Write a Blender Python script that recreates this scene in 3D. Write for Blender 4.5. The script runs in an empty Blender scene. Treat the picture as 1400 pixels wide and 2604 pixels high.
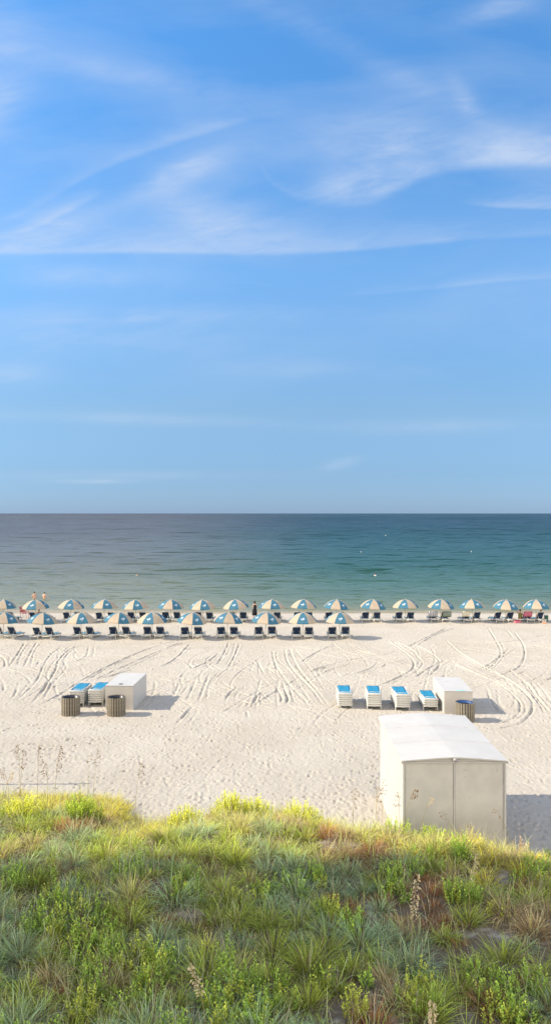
import bpy, bmesh, math, random
import numpy as np
from mathutils import Vector, Matrix

random.seed(7)
rng = np.random.default_rng(11)
SC = bpy.context.scene
COL = SC.collection
R = math.radians

# ------------------------------------------------------------------ camera
H, F, HOR = 10.0, 1930.0, 1305.3          # eye height, focal length and horizon row in photo pixels
cam_d = bpy.data.cameras.new('camera')
cam = bpy.data.objects.new('camera', cam_d)
COL.objects.link(cam)
cam_d.sensor_fit = 'VERTICAL'
cam_d.sensor_height = 36.0
cam_d.lens = 36.0 * F / 2604.0
cam_d.clip_start = 0.1
cam_d.clip_end = 120000
cam.location = (0, 0, H)
cam.rotation_euler = (R(90) + (HOR - 1302) / F, 0, 0)
SC.camera = cam

# ------------------------------------------------------------------ exposure
SC.view_settings.view_transform = 'Standard'
SC.view_settings.look = 'None'
SC.view_settings.gamma = 1.0
SC.view_settings.exposure = 1.46
SC.cycles.max_bounces = 6
SC.cycles.transparent_max_bounces = 6

# ------------------------------------------------------------------ sun
SUN_EL = R(34)
SUN_D = Vector((-math.cos(SUN_EL), -0.012, math.sin(SUN_EL))).normalized()   # towards the sun
sun_d = bpy.data.lights.new('sun', 'SUN')
sun_d.energy = 2.75
sun_d.angle = R(0.5)
sun_d.color = (1.0, 0.90, 0.74)
sun = bpy.data.objects.new('sun', sun_d)
COL.objects.link(sun)
sun.rotation_euler = (-SUN_D).to_track_quat('-Z', 'Y').to_euler()
sun.location = (-60, 20, 60)

# ------------------------------------------------------------------ node helpers
class NX:
    """small expression builder over math nodes"""
    def __init__(s, nt, sock): s.nt, s.s = nt, sock
    def _m(s, op, *a, clamp=False):
        n = s.nt.nodes.new('ShaderNodeMath'); n.operation = op; n.use_clamp = clamp
        for i, v in enumerate(a):
            if isinstance(v, NX): s.nt.links.new(v.s, n.inputs[i])
            else: n.inputs[i].default_value = v
        return NX(s.nt, n.outputs[0])
    def __add__(s, o): return s._m('ADD', s, o)
    def __radd__(s, o): return s._m('ADD', s, o)
    def __sub__(s, o): return s._m('SUBTRACT', s, o)
    def __rsub__(s, o): return s._m('SUBTRACT', o, s)
    def __mul__(s, o): return s._m('MULTIPLY', s, o)
    def __rmul__(s, o): return s._m('MULTIPLY', s, o)
    def __truediv__(s, o): return s._m('DIVIDE', s, o)
    def mx(s, o): return s._m('MAXIMUM', s, o)
    def mn(s, o): return s._m('MINIMUM', s, o)
    def ex(s): return s._m('EXPONENT', s)
    def clamp(s): return s._m('ADD', s, 0.0, clamp=True)
    def pw(s, p): return s._m('POWER', s, p)
    def sm(s, a, b, lo=0.0, hi=1.0):
        n = s.nt.nodes.new('ShaderNodeMapRange'); n.interpolation_type = 'SMOOTHSTEP'
        s.nt.links.new(s.s, n.inputs[0])
        for i, v in zip((1, 2, 3, 4), (a, b, lo, hi)): n.inputs[i].default_value = v
        return NX(s.nt, n.outputs[0])
    def curve(s, pts, x0, x1, y0, y1):
        """piecewise smooth function through pts"""
        t = (s - x0) / (x1 - x0)
        n = s.nt.nodes.new('ShaderNodeFloatCurve')
        s.nt.links.new(t.clamp().s, n.inputs['Value'])
        c = n.mapping.curves[0]
        P = [((x - x0) / (x1 - x0), (y - y0) / (y1 - y0)) for x, y in pts]
        P = sorted(P)
        c.points[0].location = P[0]; c.points[1].location = P[-1]
        for p in P[1:-1]: c.points.new(*p)
        n.mapping.update()
        return NX(s.nt, n.outputs[0]) * (y1 - y0) + y0

def noise(nt, vec, scale=1.0, detail=4, rough=0.5, dist=0.0, dims='3D'):
    n = nt.nodes.new('ShaderNodeTexNoise'); n.noise_dimensions = dims
    n.inputs['Scale'].default_value = scale
    n.inputs['Detail'].default_value = detail
    n.inputs['Roughness'].default_value = rough
    n.inputs['Distortion'].default_value = dist
    if vec is not None: nt.links.new(vec, n.inputs['Vector'])
    return n

def combine(nt, x, y, z=0.0):
    n = nt.nodes.new('ShaderNodeCombineXYZ')
    for i, v in enumerate((x, y, z)):
        if isinstance(v, NX): nt.links.new(v.s, n.inputs[i])
        else: n.inputs[i].default_value = v
    return n.outputs[0]

def mixc(nt, fac, a, b, mode='MIX'):
    n = nt.nodes.new('ShaderNodeMix'); n.data_type = 'RGBA'; n.blend_type = mode
    f = [i for i in n.inputs if i.name == 'Factor' and i.type == 'VALUE'][0]
    A = [i for i in n.inputs if i.name == 'A' and i.type == 'RGBA'][0]
    B = [i for i in n.inputs if i.name == 'B' and i.type == 'RGBA'][0]
    for s, v in ((f, fac), (A, a), (B, b)):
        if isinstance(v, NX): nt.links.new(v.s, s)
        elif isinstance(v, bpy.types.NodeSocket): nt.links.new(v, s)
        elif s is f: s.default_value = v
        else: s.default_value = (*v, 1)
    return [o for o in n.outputs if o.type == 'RGBA'][0]

def ramp(nt, fac, stops):
    n = nt.nodes.new('ShaderNodeValToRGB')
    nt.links.new(fac.s if isinstance(fac, NX) else fac, n.inputs[0])
    e = n.color_ramp.elements
    e[0].position, e[0].color = stops[0][0], (*stops[0][1], 1)
    e[1].position, e[1].color = stops[-1][0], (*stops[-1][1], 1)
    for p, c in stops[1:-1]:
        k = e.new(p); k.color = (*c, 1)
    return n.outputs[0]

def srgb(r, g, b):
    f = lambda c: (c / 255 / 12.92) if c / 255 < 0.04045 else ((c / 255 + 0.055) / 1.055) ** 2.4
    return (f(r), f(g), f(b))

# ------------------------------------------------------------------ world: clear sky with cirrus
SKY_TINT = [(0.0, (.25, .385, .72)), (.05, (.30, .41, .62)), (.13, (.47, .55, .62)), (.30, (.68, .885, .96)), (.54, (.55, 1.0, 1.2)), (.75, (.9, 1, 1)), (1.0, (1, 1, 1))]
def build_world():
    w = bpy.data.worlds.new('World'); SC.world = w
    w.use_nodes = True
    nt = w.node_tree; nt.nodes.clear()
    out = nt.nodes.new('ShaderNodeOutputWorld'); bg = nt.nodes.new('ShaderNodeBackground')
    nt.links.new(bg.outputs[0], out.inputs[0])
    sky = nt.nodes.new('ShaderNodeTexSky'); sky.sky_type = 'NISHITA'; sky.sun_disc = False
    sky.sun_elevation = SUN_EL; sky.sun_rotation = R(270)
    sky.altitude = 0; sky.air_density = 1.0; sky.dust_density = 0.2; sky.ozone_density = 4.0
    tc = nt.nodes.new('ShaderNodeTexCoord')
    sp = nt.nodes.new('ShaderNodeSeparateXYZ'); nt.links.new(tc.outputs['Generated'], sp.inputs[0])
    x, y, z = (NX(nt, sp.outputs[i]) for i in range(3))
    yy = y._m('ABSOLUTE', y).mx(0.15)
    u = x / yy; v = z / yy
    zc = z.mx(0.0)
    # air colour by height, balancing the Nishita sky towards the photo's
    tint = ramp(nt, zc, SKY_TINT)
    base = mixc(nt, 1.0, sky.outputs[0], tint, 'MULTIPLY')
    # warped coordinates for wisps
    n0 = noise(nt, combine(nt, u * 3.0, v * 5.0), 1.0, 3, 0.55)
    nv = NX(nt, n0.outputs['Fac']) - 0.5
    uw, vw = u + nv * 0.05, v + nv * 0.03
    fine = NX(nt, noise(nt, combine(nt, uw * 7.0 + vw * 4.0, vw * 34.0 - uw * 9.0), 1.0, 6, 0.6, 0.6).outputs['Fac'])
    soft = NX(nt, noise(nt, combine(nt, uw * 3.0, vw * 9.0, 3.0), 1.0, 5, 0.55, 0.3).outputs['Fac'])
    wis = NX(nt, noise(nt, combine(nt, uw * 16.0 - vw * 20.0, vw * 60.0, 1.7), 1.0, 6, 0.6, 0.8).outputs['Fac'])
    tex = (soft * 0.9 + fine * 0.75 + wis * 0.55) - 0.1          # mean about 1
    def C(pts, y0, y1): return u.curve(pts, -0.4, 0.4, y0, y1)
    def veil(edge, hgt, inten, sharp):
        d = v + nv * 0.006 - C(edge, 0.2, 0.7)
        h = C(hgt, 0.0, 0.2).mx(0.003)
        return d.sm(-sharp, sharp) * ((d.mx(0.0) / h) * -1.0).ex() * C(inten, 0.0, 1.0).mx(0.0)
    L = []
    L.append(veil([(-.4, .341), (-.15, .3435), (-.02, .342), (.1, .3466), (.197, .355), (.26, .361), (.4, .366)],
                  [(-.4, .035), (-.2, .03), (0, .03), (.2, .022), (.4, .03)],
                  [(-.4, .62), (-.2, .5), (0, .55), (.2, .45), (.4, .3)], .004))
    L.append(veil([(-.4, .60), (-.03, .475), (-.013, .4456), (.0207, .4223), (.078, .411), (.125, .413), (.165, .431), (.21, .450), (.28, .459), (.4, .461)],
                  [(-.4, .01), (-.02, .004), (.02, .006), (.08, .035), (.15, .045), (.25, .03), (.4, .035)],
                  [(-.4, .0), (-.03, .0), (-.01, .35), (.05, .5), (.1, .75), (.16, .8), (.28, .75), (.4, .7)], .011))
    L.append(veil([(-.4, .41), (.22, .41), (.25, .4085), (.3, .404), (.4, .402)],
                  [(-.4, .01), (.25, .004), (.33, .016), (.4, .02)],
                  [(-.4, 0), (.215, 0), (.26, .4), (.34, .65), (.4, .65)], .004))
    L.append(veil([(-.4, .29), (.08, .2862), (.2, .295), (.31, .3065), (.4, .309)],
                  [(-.4, .008), (.4, .009)],
                  [(-.4, 0), (.06, 0), (.14, .22), (.28, .28), (.4, .15)], .003))
    L.append(veil([(-.4, .36), (-.339, .368), (-.28, .395), (-.238, .416), (-.15, .45), (.4, .45)],
                  [(-.4, .012), (-.2, .012), (.4, .01)],
                  [(-.4, .4), (-.33, .55), (-.26, .5), (-.21, .0), (.4, 0)], .006))
    L.append(veil([(-.4, .36), (-.311, .4067), (-.233, .451), (-.155, .482), (-.073, .508), (-.026, .521), (.05, .53), (.4, .53)],
                  [(-.4, .010), (0, .012), (.4, .01)],
                  [(-.4, .0), (-.34, .22), (-.2, .36), (-.08, .34), (.03, 0), (.4, 0)], .006))
    def patch(cu, cv, ru, rv, a, k=0.0):
        du = (u - cu) / ru; dv = (v - cv - (u - cu) * k) / rv
        return ((du * du + dv * dv) * -1.0).ex() * a
    for a in [(-.26, .313, .075, .014, .42, 0), (-.37, .535, .035, .028, .5, .5), (.25, .545, .02, .02, .35, -.9),
              (.30, .668, .06, .015, .45, .3), (-.124, .448, .06, .02, .60, .4), (-.07, .385, .08, .03, .50, -.2), (-.3, .37, .06, .02, .4, .3), (.09, .435, .05, .018, .12, .3), (.16, .485, .035, .018, .45, .2),
              (.12, .60, .20, .02, .18, -.52), (-.18, .575, .20, .018, .22, -.22), (-.38, .60, .06, .12, .28, 0),
              (-.12, .262, .22, .012, .22, 0), (-.22, .255, .08, .004, .22, .03), (-.35, .183, .05, .014, .35, 0),
              (-.3, .235, .3, .03, .22, 0), (.06, .19, .14, .012, .15, 0), (-.2, .05, .18, .006, .22, 0),
              (.085, .066, .025, .007, .35, .2), (-.24, .042, .05, .003, .4, 0), (.22, .115, .14, .010, .22, .02),
              (-.2, .125, .2, .008, .25, -.03), (.1, .50, .10, .03, .2, .2), (.3, .49, .10, .02, .3, 0)]:
        L.append(patch(*a))
    tot = L[0]
    for l in L[1:]: tot = tot + l
    amb = (soft - 0.42).mx(0.0) * 1.1 * v.sm(0.02, 0.35) * v.sm(2.5, 1.0)
    cl = ((tot * tex.sm(0.55, 1.45, 0.25, 1.5) + amb * 0.75) * 0.70).mn(0.85) * z.sm(0.0, 0.02)
    col = mixc(nt, cl, base, (2.95, 3.4, 4.15))
    # fill light added to the unseen sky overhead and inland
    over = z.sm(0.60, 0.82) * (soft * 0.7 + 0.45).clamp() * 0.85
    col = mixc(nt, over, col, (2.3, 3.1, 5.0))
    inland = y.sm(0.10, -0.45) * z.sm(0.0, 0.06) * z.sm(0.85, 0.35, 0.15, 1.0) * (soft * 0.6 + 0.55).clamp() * 0.95
    col = mixc(nt, inland, col, (16.5, 15.2, 13.6))
    nt.links.new(col, bg.inputs[0])
    bg.inputs[1].default_value = 0.081

build_world()

# ------------------------------------------------------------------ object helpers
def tag(o, label=None, cat=None, group=None, kind=None):
    if label: o['label'] = label
    if cat: o['category'] = cat
    if group: o['group'] = group
    if kind: o['kind'] = kind
    return o

def empty(name, loc=(0, 0, 0), rz=0.0):
    o = bpy.data.objects.new(name, None); COL.objects.link(o)
    o.location = loc; o.rotation_euler = (0, 0, rz); o.empty_display_size = 0.2
    return o

class MB:
    """collects faces, then links them as ONE mesh object"""
    def __init__(s): s.v, s.f, s.m = [], [], []
    def add(s, vs, fs, mi=0):
        k = len(s.v); s.v += [tuple(v) for v in vs]
        s.f += [tuple(i + k for i in f) for f in fs]; s.m += [mi] * len(fs)
    def box(s, c, d, rz=0.0, M=None, mi=0):
        hx, hy, hz = d[0] / 2, d[1] / 2, d[2] / 2
        P = [Vector((sx * hx, sy * hy, sz * hz)) for sz in (-1, 1) for sx, sy in ((-1, -1), (1, -1), (1, 1), (-1, 1))]
        if M is None: M = Matrix.Rotation(rz, 4, 'Z')
        P = [M @ p + Vector(c) for p in P]
        s.add(P, [(3, 2, 1, 0), (4, 5, 6, 7), (0, 1, 5, 4), (1, 2, 6, 5), (2, 3, 7, 6), (3, 0, 4, 7)], mi)
    def tube(s, pts, r, n=6, cap=True, mi=0):
        pts = [Vector(p) for p in pts]
        rs = r if isinstance(r, (list, tuple)) else [r] * len(pts)
        rings = []
        up = Vector((0, 0, 1))
        for i, p in enumerate(pts):
            t = (pts[min(i + 1, len(pts) - 1)] - pts[max(i - 1, 0)])
            t = t.normalized() if t.length > 1e-9 else up
            a = t.cross(up)
            if a.length < 0.05: a = t.cross(Vector((0, 1, 0)))
            a.normalize(); b = a.cross(t).normalized()
            rings.append([p + (a * math.cos(2 * math.pi * k / n) + b * math.sin(2 * math.pi * k / n)) * rs[i] for k in range(n)])
        vs = [q for ring in rings for q in ring]
        fs = [(i * n + k, i * n + (k + 1) % n, (i + 1) * n + (k + 1) % n, (i + 1) * n + k) for i in range(len(pts) - 1) for k in range(n)]
        if cap: fs += [tuple(range(n - 1, -1, -1)), tuple((len(pts) - 1) * n + k for k in range(n))]
        s.add(vs, fs, mi)
    def lathe(s, prof, n=16, c=(0, 0, 0), mi=0, sx=1.0, sy=1.0):
        vs = [(c[0] + r * sx * math.cos(2 * math.pi * k / n), c[1] + r * sy * math.sin(2 * math.pi * k / n), c[2] + z) for r, z in prof for k in range(n)]
        fs = [(i * n + k, i * n + (k + 1) % n, (i + 1) * n + (k + 1) % n, (i + 1) * n + k) for i in range(len(prof) - 1) for k in range(n)]
        if prof[0][0] > 1e-4: fs.append(tuple(range(n - 1, -1, -1)))
        if prof[-1][0] > 1e-4: fs.append(tuple((len(prof) - 1) * n + k for k in range(n)))
        s.add(vs, fs, mi)
    def build(s, name, mats, parent=None, smooth=False, bevel=0.0):
        me = bpy.data.meshes.new(name); me.from_pydata(s.v, [], s.f); me.update()
        for m in (mats if isinstance(mats, (list, tuple)) else [mats]): me.materials.append(m)
        me.polygons.foreach_set('material_index', s.m)
        if smooth: me.polygons.foreach_set('use_smooth', [True] * len(s.f))
        o = bpy.data.objects.new(name, me); COL.objects.link(o)
        if parent: o.parent = parent
        if bevel:
            b = o.modifiers.new('bevel', 'BEVEL'); b.width = bevel; b.segments = 2; b.limit_method = 'ANGLE'
        return o

def copy_tree(o, parent=None, kids=None):
    c = o.copy(); COL.objects.link(c)
    if parent is not None: c.parent = parent
    for ch in list(o.children): copy_tree(ch, c)
    return c

def grid_mesh(name, xs, ys, Z, mat):
    ny, nx = Z.shape
    X, Y = np.meshgrid(xs, ys)
    co = np.stack([X, Y, Z], -1).reshape(-1, 3).astype(np.float32)
    i = np.arange(ny - 1)[:, None] * nx + np.arange(nx - 1)[None, :]
    q = np.stack([i, i + 1, i + nx + 1, i + nx], -1).reshape(-1, 4)
    return raw_mesh(name, co, q, mat, True)

def raw_mesh(name, co, faces, mat, smooth=False, col=None, tris=None, parent=None):
    """faces: (n,4) quads; tris: (m,3)"""
    me = bpy.data.meshes.new(name)
    nq = len(faces); ntr = 0 if tris is None else len(tris)
    me.vertices.add(len(co)); me.vertices.foreach_set('co', np.ascontiguousarray(co, dtype=np.float32).ravel())
    lv = faces.ravel() if not ntr else np.concatenate([faces.ravel(), tris.ravel()])
    me.loops.add(len(lv)); me.loops.foreach_set('vertex_index', lv.astype(np.int32))
    st = np.arange(nq) * 4
    if ntr: st = np.concatenate([st, nq * 4 + np.arange(ntr) * 3])
    me.polygons.add(nq + ntr); me.polygons.foreach_set('loop_start', st.astype(np.int32))
    if smooth: me.polygons.foreach_set('use_smooth', np.ones(nq + ntr, dtype=bool))
    me.update(calc_edges=True)
    if col is not None:
        a = me.color_attributes.new('Col', 'FLOAT_COLOR', 'POINT')
        c4 = np.ones((len(co), 4), np.float32); c4[:, :3] = col
        a.data.foreach_set('color', c4.ravel())
    me.materials.append(mat)
    o = bpy.data.objects.new(name, me); COL.objects.link(o)
    if parent: o.parent = parent
    return o

# ------------------------------------------------------------------ materials
def new_mat(name):
    m = bpy.data.materials.new(name); m.use_nodes = True
    nt = m.node_tree; b = nt.nodes['Principled BSDF']
    return m, nt, b

def paint(name, col, rough=0.6, var=0.06, scale=3.0, bump=0.0, dirt=None, spec=0.4, bscale=30, trans=0.0):
    m, nt, b = new_mat(name)
    tc = nt.nodes.new('ShaderNodeTexCoord')
    n = NX(nt, noise(nt, tc.outputs['Object'], scale, 6, 0.6).outputs['Fac'])
    lo = tuple(c * (1 - var * 2) for c in col); hi = tuple(min(1, c * (1 + var)) for c in col)
    c = mixc(nt, n.sm(0.3, 0.7), lo, hi)
    if dirt:
        d = NX(nt, noise(nt, tc.outputs['Object'], scale * 2.3, 8, 0.7).outputs['Fac'])
        c = mixc(nt, d.sm(0.52, 0.75, 0, 0.6), c, dirt)
    nt.links.new(c, b.inputs['Base Color'])
    b.inputs['Roughness'].default_value = rough
    b.inputs['Specular IOR Level'].default_value = spec
    if bump:
        nb = noise(nt, tc.outputs['Object'], bscale, 5, 0.6)
        bp = nt.nodes.new('ShaderNodeBump'); bp.inputs['Strength'].default_value = bump; bp.inputs['Distance'].default_value = 0.02
        nt.links.new(nb.outputs['Fac'], bp.inputs['Height']); nt.links.new(bp.outputs[0], b.inputs['Normal'])
    if trans:
        tr = nt.nodes.new('ShaderNodeBsdfTranslucent'); nt.links.new(c, tr.inputs[0])
        mx = nt.nodes.new('ShaderNodeMixShader'); mx.inputs[0].default_value = trans
        nt.links.new(b.outputs[0], mx.inputs[1]); nt.links.new(tr.outputs[0], mx.inputs[2])
        nt.links.new(mx.outputs[0], nt.nodes['Material Output'].inputs[0])
    return m

def sand_material():
    m, nt, b = new_mat('sand')
    g = nt.nodes.new('ShaderNodeNewGeometry')
    sp = nt.nodes.new('ShaderNodeSeparateXYZ'); nt.links.new(g.outputs['Position'], sp.inputs[0])
    x, y, z = (NX(nt, sp.outputs[i]) for i in range(3))
    n1 = NX(nt, noise(nt, g.outputs['Position'], 0.25, 5, 0.6).outputs['Fac'])
    n2 = NX(nt, noise(nt, g.outputs['Position'], 9.0, 6, 0.7).outputs['Fac'])
    n3 = NX(nt, noise(nt, g.outputs['Position'], 1.7, 5, 0.6).outputs['Fac'])
    c = mixc(nt, n1.sm(0.3, 0.7), (0.410, 0.362, 0.292), (0.455, 0.408, 0.337))
    c = mixc(nt, n2.sm(0.56, 0.76, 0, 0.5), c, (0.25, 0.215, 0.17))
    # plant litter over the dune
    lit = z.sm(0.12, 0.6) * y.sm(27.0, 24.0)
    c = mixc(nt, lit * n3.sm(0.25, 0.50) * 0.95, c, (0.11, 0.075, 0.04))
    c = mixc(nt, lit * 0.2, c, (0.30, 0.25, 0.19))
    # wet sand at the waterline
    wet = (z + (n3 - 0.5) * 0.12).sm(-0.62, -0.80)
    c = mixc(nt, wet, c, (0.30, 0.25, 0.18))
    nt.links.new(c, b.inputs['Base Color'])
    b.inputs['Roughness'].default_value = 0.9
    b.inputs['Specular IOR Level'].default_value = 0.2
    nb = noise(nt, g.outputs['Position'], 5.0, 6, 0.7)
    bp = nt.nodes.new('ShaderNodeBump'); bp.inputs['Strength'].default_value = 0.9; bp.inputs['Distance'].default_value = 0.06
    nt.links.new(nb.outputs['Fac'], bp.inputs['Height']); nt.links.new(bp.outputs[0], b.inputs['Normal'])
    return m

def sea_material():
    m, nt, b = new_mat('sea_water')
    g = nt.nodes.new('ShaderNodeNewGeometry')
    sp = nt.nodes.new('ShaderNodeSeparateXYZ'); nt.links.new(g.outputs['Position'], sp.inputs[0])
    x, y = NX(nt, sp.outputs[0]), NX(nt, sp.outputs[1])
    def wn(sx, sy, det, seed, rough=0.55, dist=0.0):
        return NX(nt, noise(nt, combine(nt, x * sx, y * sy, seed), 1.0, det, rough, dist).outputs['Fac'])
    big = wn(0.012, 0.03, 4, 5.0)
    off = y - 82.0 + (big - 0.5) * 14.0
    lg = off.mx(0.5)._m('LOGARITHM', off.mx(0.5), 10.0)
    teal = ramp(nt, lg / 4.0, [(0.0, (0.36, 0.30, 0.17)), (0.12, (0.19, 0.20, 0.10)), (0.26, (0.12, 0.165, 0.10)), (0.38, (0.055, 0.125, 0.09)),
                               (0.48, (0.016, 0.075, 0.065)), (0.58, (0.010, 0.060, 0.070)), (0.72, (0.012, 0.045, 0.070)), (0.85, (0.02, 0.055, 0.085)), (1.0, (0.025, 0.06, 0.09))])
    grey = ramp(nt, lg / 4.0, [(0.0, (0.40, 0.33, 0.20)), (0.12, (0.25, 0.24, 0.15)), (0.26, (0.205, 0.215, 0.135)), (0.40, (0.165, 0.178, 0.125)),
                               (0.50, (0.12, 0.13, 0.115)), (0.64, (0.092, 0.100, 0.110)), (1.0, (0.075, 0.082, 0.10))])
    ang = x / (y + 30.0) + (big - 0.5) * 0.12
    c = mixc(nt, ang.sm(-0.20, 0.10), grey, teal)  # left water greyer, with stronger sunward reflection put into its colour
    # seabed weed and depth patches
    p1 = wn(0.05, 0.16, 5, 1.0, 0.6, 0.5)
    c = mixc(nt, p1.sm(0.50, 0.72, 0, 0.35), c, (0.02, 0.06, 0.045))
    w1 = wn(0.55, 2.1, 5, 2.0, 0.6, 0.3)
    w2 = wn(0.30, 0.80, 4, 7.0, 0.6, 0.4)
    w3 = wn(0.09, 0.20, 4, 9.0, 0.62, 0.3)
    w4 = wn(0.026, 0.045, 4, 12.0, 0.65, 0.3)
    w5 = wn(0.005, 0.009, 4, 15.0, 0.7, 0.3)
    hgt = w1 * 0.12 + w2 * 0.55 + w3 * 2.6 * y.sm(80, 150, 0.4, 1.0) + w4 * 16.0 * y.sm(140, 450) + w5 * 110.0 * y.sm(600, 2000)
    bp = nt.nodes.new('ShaderNodeBump'); bp.inputs['Strength'].default_value = 1.0; bp.inputs['Distance'].default_value = 1.0
    nt.links.new(hgt.s, bp.inputs['Height'])
    fr = nt.nodes.new('ShaderNodeFresnel'); fr.inputs[0].default_value = 1.33; nt.links.new(bp.outputs[0], fr.inputs[1])
    gl = nt.nodes.new('ShaderNodeBsdfGlossy'); gl.inputs['Roughness'].default_value = 0.2; nt.links.new(bp.outputs[0], gl.inputs['Normal'])
    # streaks at several sizes: wave-face shade painted into the water colour, reflection reduced
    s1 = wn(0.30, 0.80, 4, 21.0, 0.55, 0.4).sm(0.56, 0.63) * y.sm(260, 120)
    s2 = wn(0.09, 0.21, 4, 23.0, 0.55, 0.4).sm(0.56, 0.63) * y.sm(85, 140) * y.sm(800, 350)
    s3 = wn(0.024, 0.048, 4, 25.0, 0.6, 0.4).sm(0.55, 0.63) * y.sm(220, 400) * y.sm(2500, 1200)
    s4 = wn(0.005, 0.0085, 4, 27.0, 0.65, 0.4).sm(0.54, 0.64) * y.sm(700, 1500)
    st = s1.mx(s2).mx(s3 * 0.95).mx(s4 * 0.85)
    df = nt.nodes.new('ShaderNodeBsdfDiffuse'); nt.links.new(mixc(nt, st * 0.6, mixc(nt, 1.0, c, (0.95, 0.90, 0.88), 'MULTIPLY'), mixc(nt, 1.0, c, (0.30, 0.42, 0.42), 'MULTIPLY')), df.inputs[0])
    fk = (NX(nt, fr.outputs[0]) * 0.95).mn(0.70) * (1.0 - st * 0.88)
    mx = nt.nodes.new('ShaderNodeMixShader'); nt.links.new(fk.s, mx.inputs[0])
    nt.links.new(df.outputs[0], mx.inputs[1]); nt.links.new(gl.outputs[0], mx.inputs[2])
    nt.links.new(mx.outputs[0], nt.nodes['Material Output'].inputs[0])
    return m

def foliage_material(name, trans=0.3):
    m, nt, b = new_mat(name)
    a = nt.nodes.new('ShaderNodeAttribute'); a.attribute_name = 'Col'
    nt.links.new(a.outputs['Color'], b.inputs['Base Color'])
    b.inputs['Roughness'].default_value = 0.55
    b.inputs['Specular IOR Level'].default_value = 0.06
    tr = nt.nodes.new('ShaderNodeBsdfTranslucent'); nt.links.new(a.outputs['Color'], tr.inputs[0])
    mx = nt.nodes.new('ShaderNodeMixShader'); mx.inputs[0].default_value = trans
    nt.links.new(b.outputs[0], mx.inputs[1]); nt.links.new(tr.outputs[0], mx.inputs[2])
    nt.links.new(mx.outputs[0], nt.nodes['Material Output'].inputs[0])
    return m

M_SAND = sand_material()
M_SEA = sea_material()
M_GRASS = foliage_material('grass_blades', 0.45)
M_LEAF = foliage_material('shrub_leaves', 0.25)
M_WHITE = paint('white_painted_metal', (0.482, 0.460, 0.421), 0.5, 0.03, 1.2, dirt=(0.42, 0.39, 0.345))
M_FRONT = paint('weathered_front_panel', (0.490, 0.458, 0.408), 0.65, 0.05, 1.5, dirt=(0.43, 0.40, 0.35))
M_BOXF = paint('beige_box_front', (0.476, 0.435, 0.377), 0.6, 0.03, 1.5, dirt=(0.50, 0.45, 0.38))
M_TRIM = paint('grey_seam', (0.40, 0.38, 0.36), 0.6, 0.1, 5)
M_DARK = paint('dark_gap', (0.03, 0.03, 0.035), 0.6, 0.1, 5)
M_RESIN = paint('white_resin', (0.546, 0.524, 0.466), 0.45, 0.05, 6, dirt=(0.58, 0.52, 0.42))
M_SLING = paint('blue_sling_fabric', (0.017, 0.230, 0.391), 0.7, 0.08, 4, trans=0.1)
M_SLING_SHADE = paint('shaded_sling_back', (0.012, 0.03, 0.075), 0.7, 0.1, 6)  # back of the blue sling, its shade put into the colour
M_TEAL = paint('faded_blue_sling', (0.038, 0.246, 0.374), 0.7, 0.1, 4, trans=0.1)
M_UBLUE = paint('blue_canopy_fabric', (0.045, 0.155, 0.225), 0.75, 0.08, 3, trans=0.15)
M_UTAN = paint('tan_canopy_fabric', (0.430, 0.344, 0.245), 0.75, 0.05, 3, trans=0.15)
M_UMARK = paint('white_print', (0.78, 0.82, 0.86), 0.7, 0.03, 3)
M_POLE = paint('pole_wood', (0.42, 0.34, 0.25), 0.6, 0.1, 8)
M_SLAT = paint('brown_slat', (0.21, 0.18, 0.13), 0.7, 0.14, 6, bump=0.3)
M_LINER = paint('black_liner', (0.02, 0.022, 0.03), 0.35, 0.1, 5)
M_BLUEL = paint('blue_liner', (0.02, 0.06, 0.17), 0.4, 0.1, 5)
M_SKIN = paint('skin', (0.52, 0.30, 0.19), 0.55, 0.05, 8)
M_HAIR = paint('dark_hair', (0.035, 0.022, 0.015), 0.6, 0.1, 20)
M_BLACK = paint('black_cloth', (0.012, 0.012, 0.014), 0.8, 0.1, 8)
M_RED = paint('red_cloth', (0.32, 0.03, 0.035), 0.7, 0.1, 8)
M_PINK = paint('pink_cloth', (0.48, 0.14, 0.19), 0.8, 0.1, 8)
M_OLIVE = paint('olive_cloth', (0.22, 0.22, 0.05), 0.8, 0.1, 8)
M_GREEN = paint('dark_green_plastic', (0.02, 0.09, 0.06), 0.5, 0.1, 8)
M_CREAM = paint('cream_cloth', (0.62, 0.55, 0.42), 0.8, 0.08, 8)
M_GREYG = paint('grey_green_cloth', (0.20, 0.24, 0.20), 0.8, 0.1, 8)
M_SEED = paint('seed_head', (0.27, 0.17, 0.075), 0.8, 0.15, 30, trans=0.2)
M_SEEDP = paint('pale_seed_head', (0.70, 0.56, 0.33), 0.8, 0.12, 30, trans=0.2)
M_STEM = paint('oat_stem', (0.30, 0.24, 0.09), 0.7, 0.1, 10)
M_WOOD = paint('grey_wood', (0.25, 0.20, 0.15), 0.8, 0.15, 6)
M_STUCCO = paint('stucco', (0.62, 0.57, 0.48), 0.85, 0.05, 1.0)
M_GLASS = paint('window_glass', (0.04, 0.06, 0.08), 0.1, 0.1, 1.0, spec=0.8)

# ------------------------------------------------------------------ ground height
def _hash(ix, iy, seed):
    h = (ix * 374761393 + iy * 668265263 + seed * 2147483647) & 0xffffffff
    h = ((h ^ (h >> 13)) * 1274126177) & 0xffffffff
    return ((h ^ (h >> 16)) & 0xffffff) / float(0xffffff)

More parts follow.
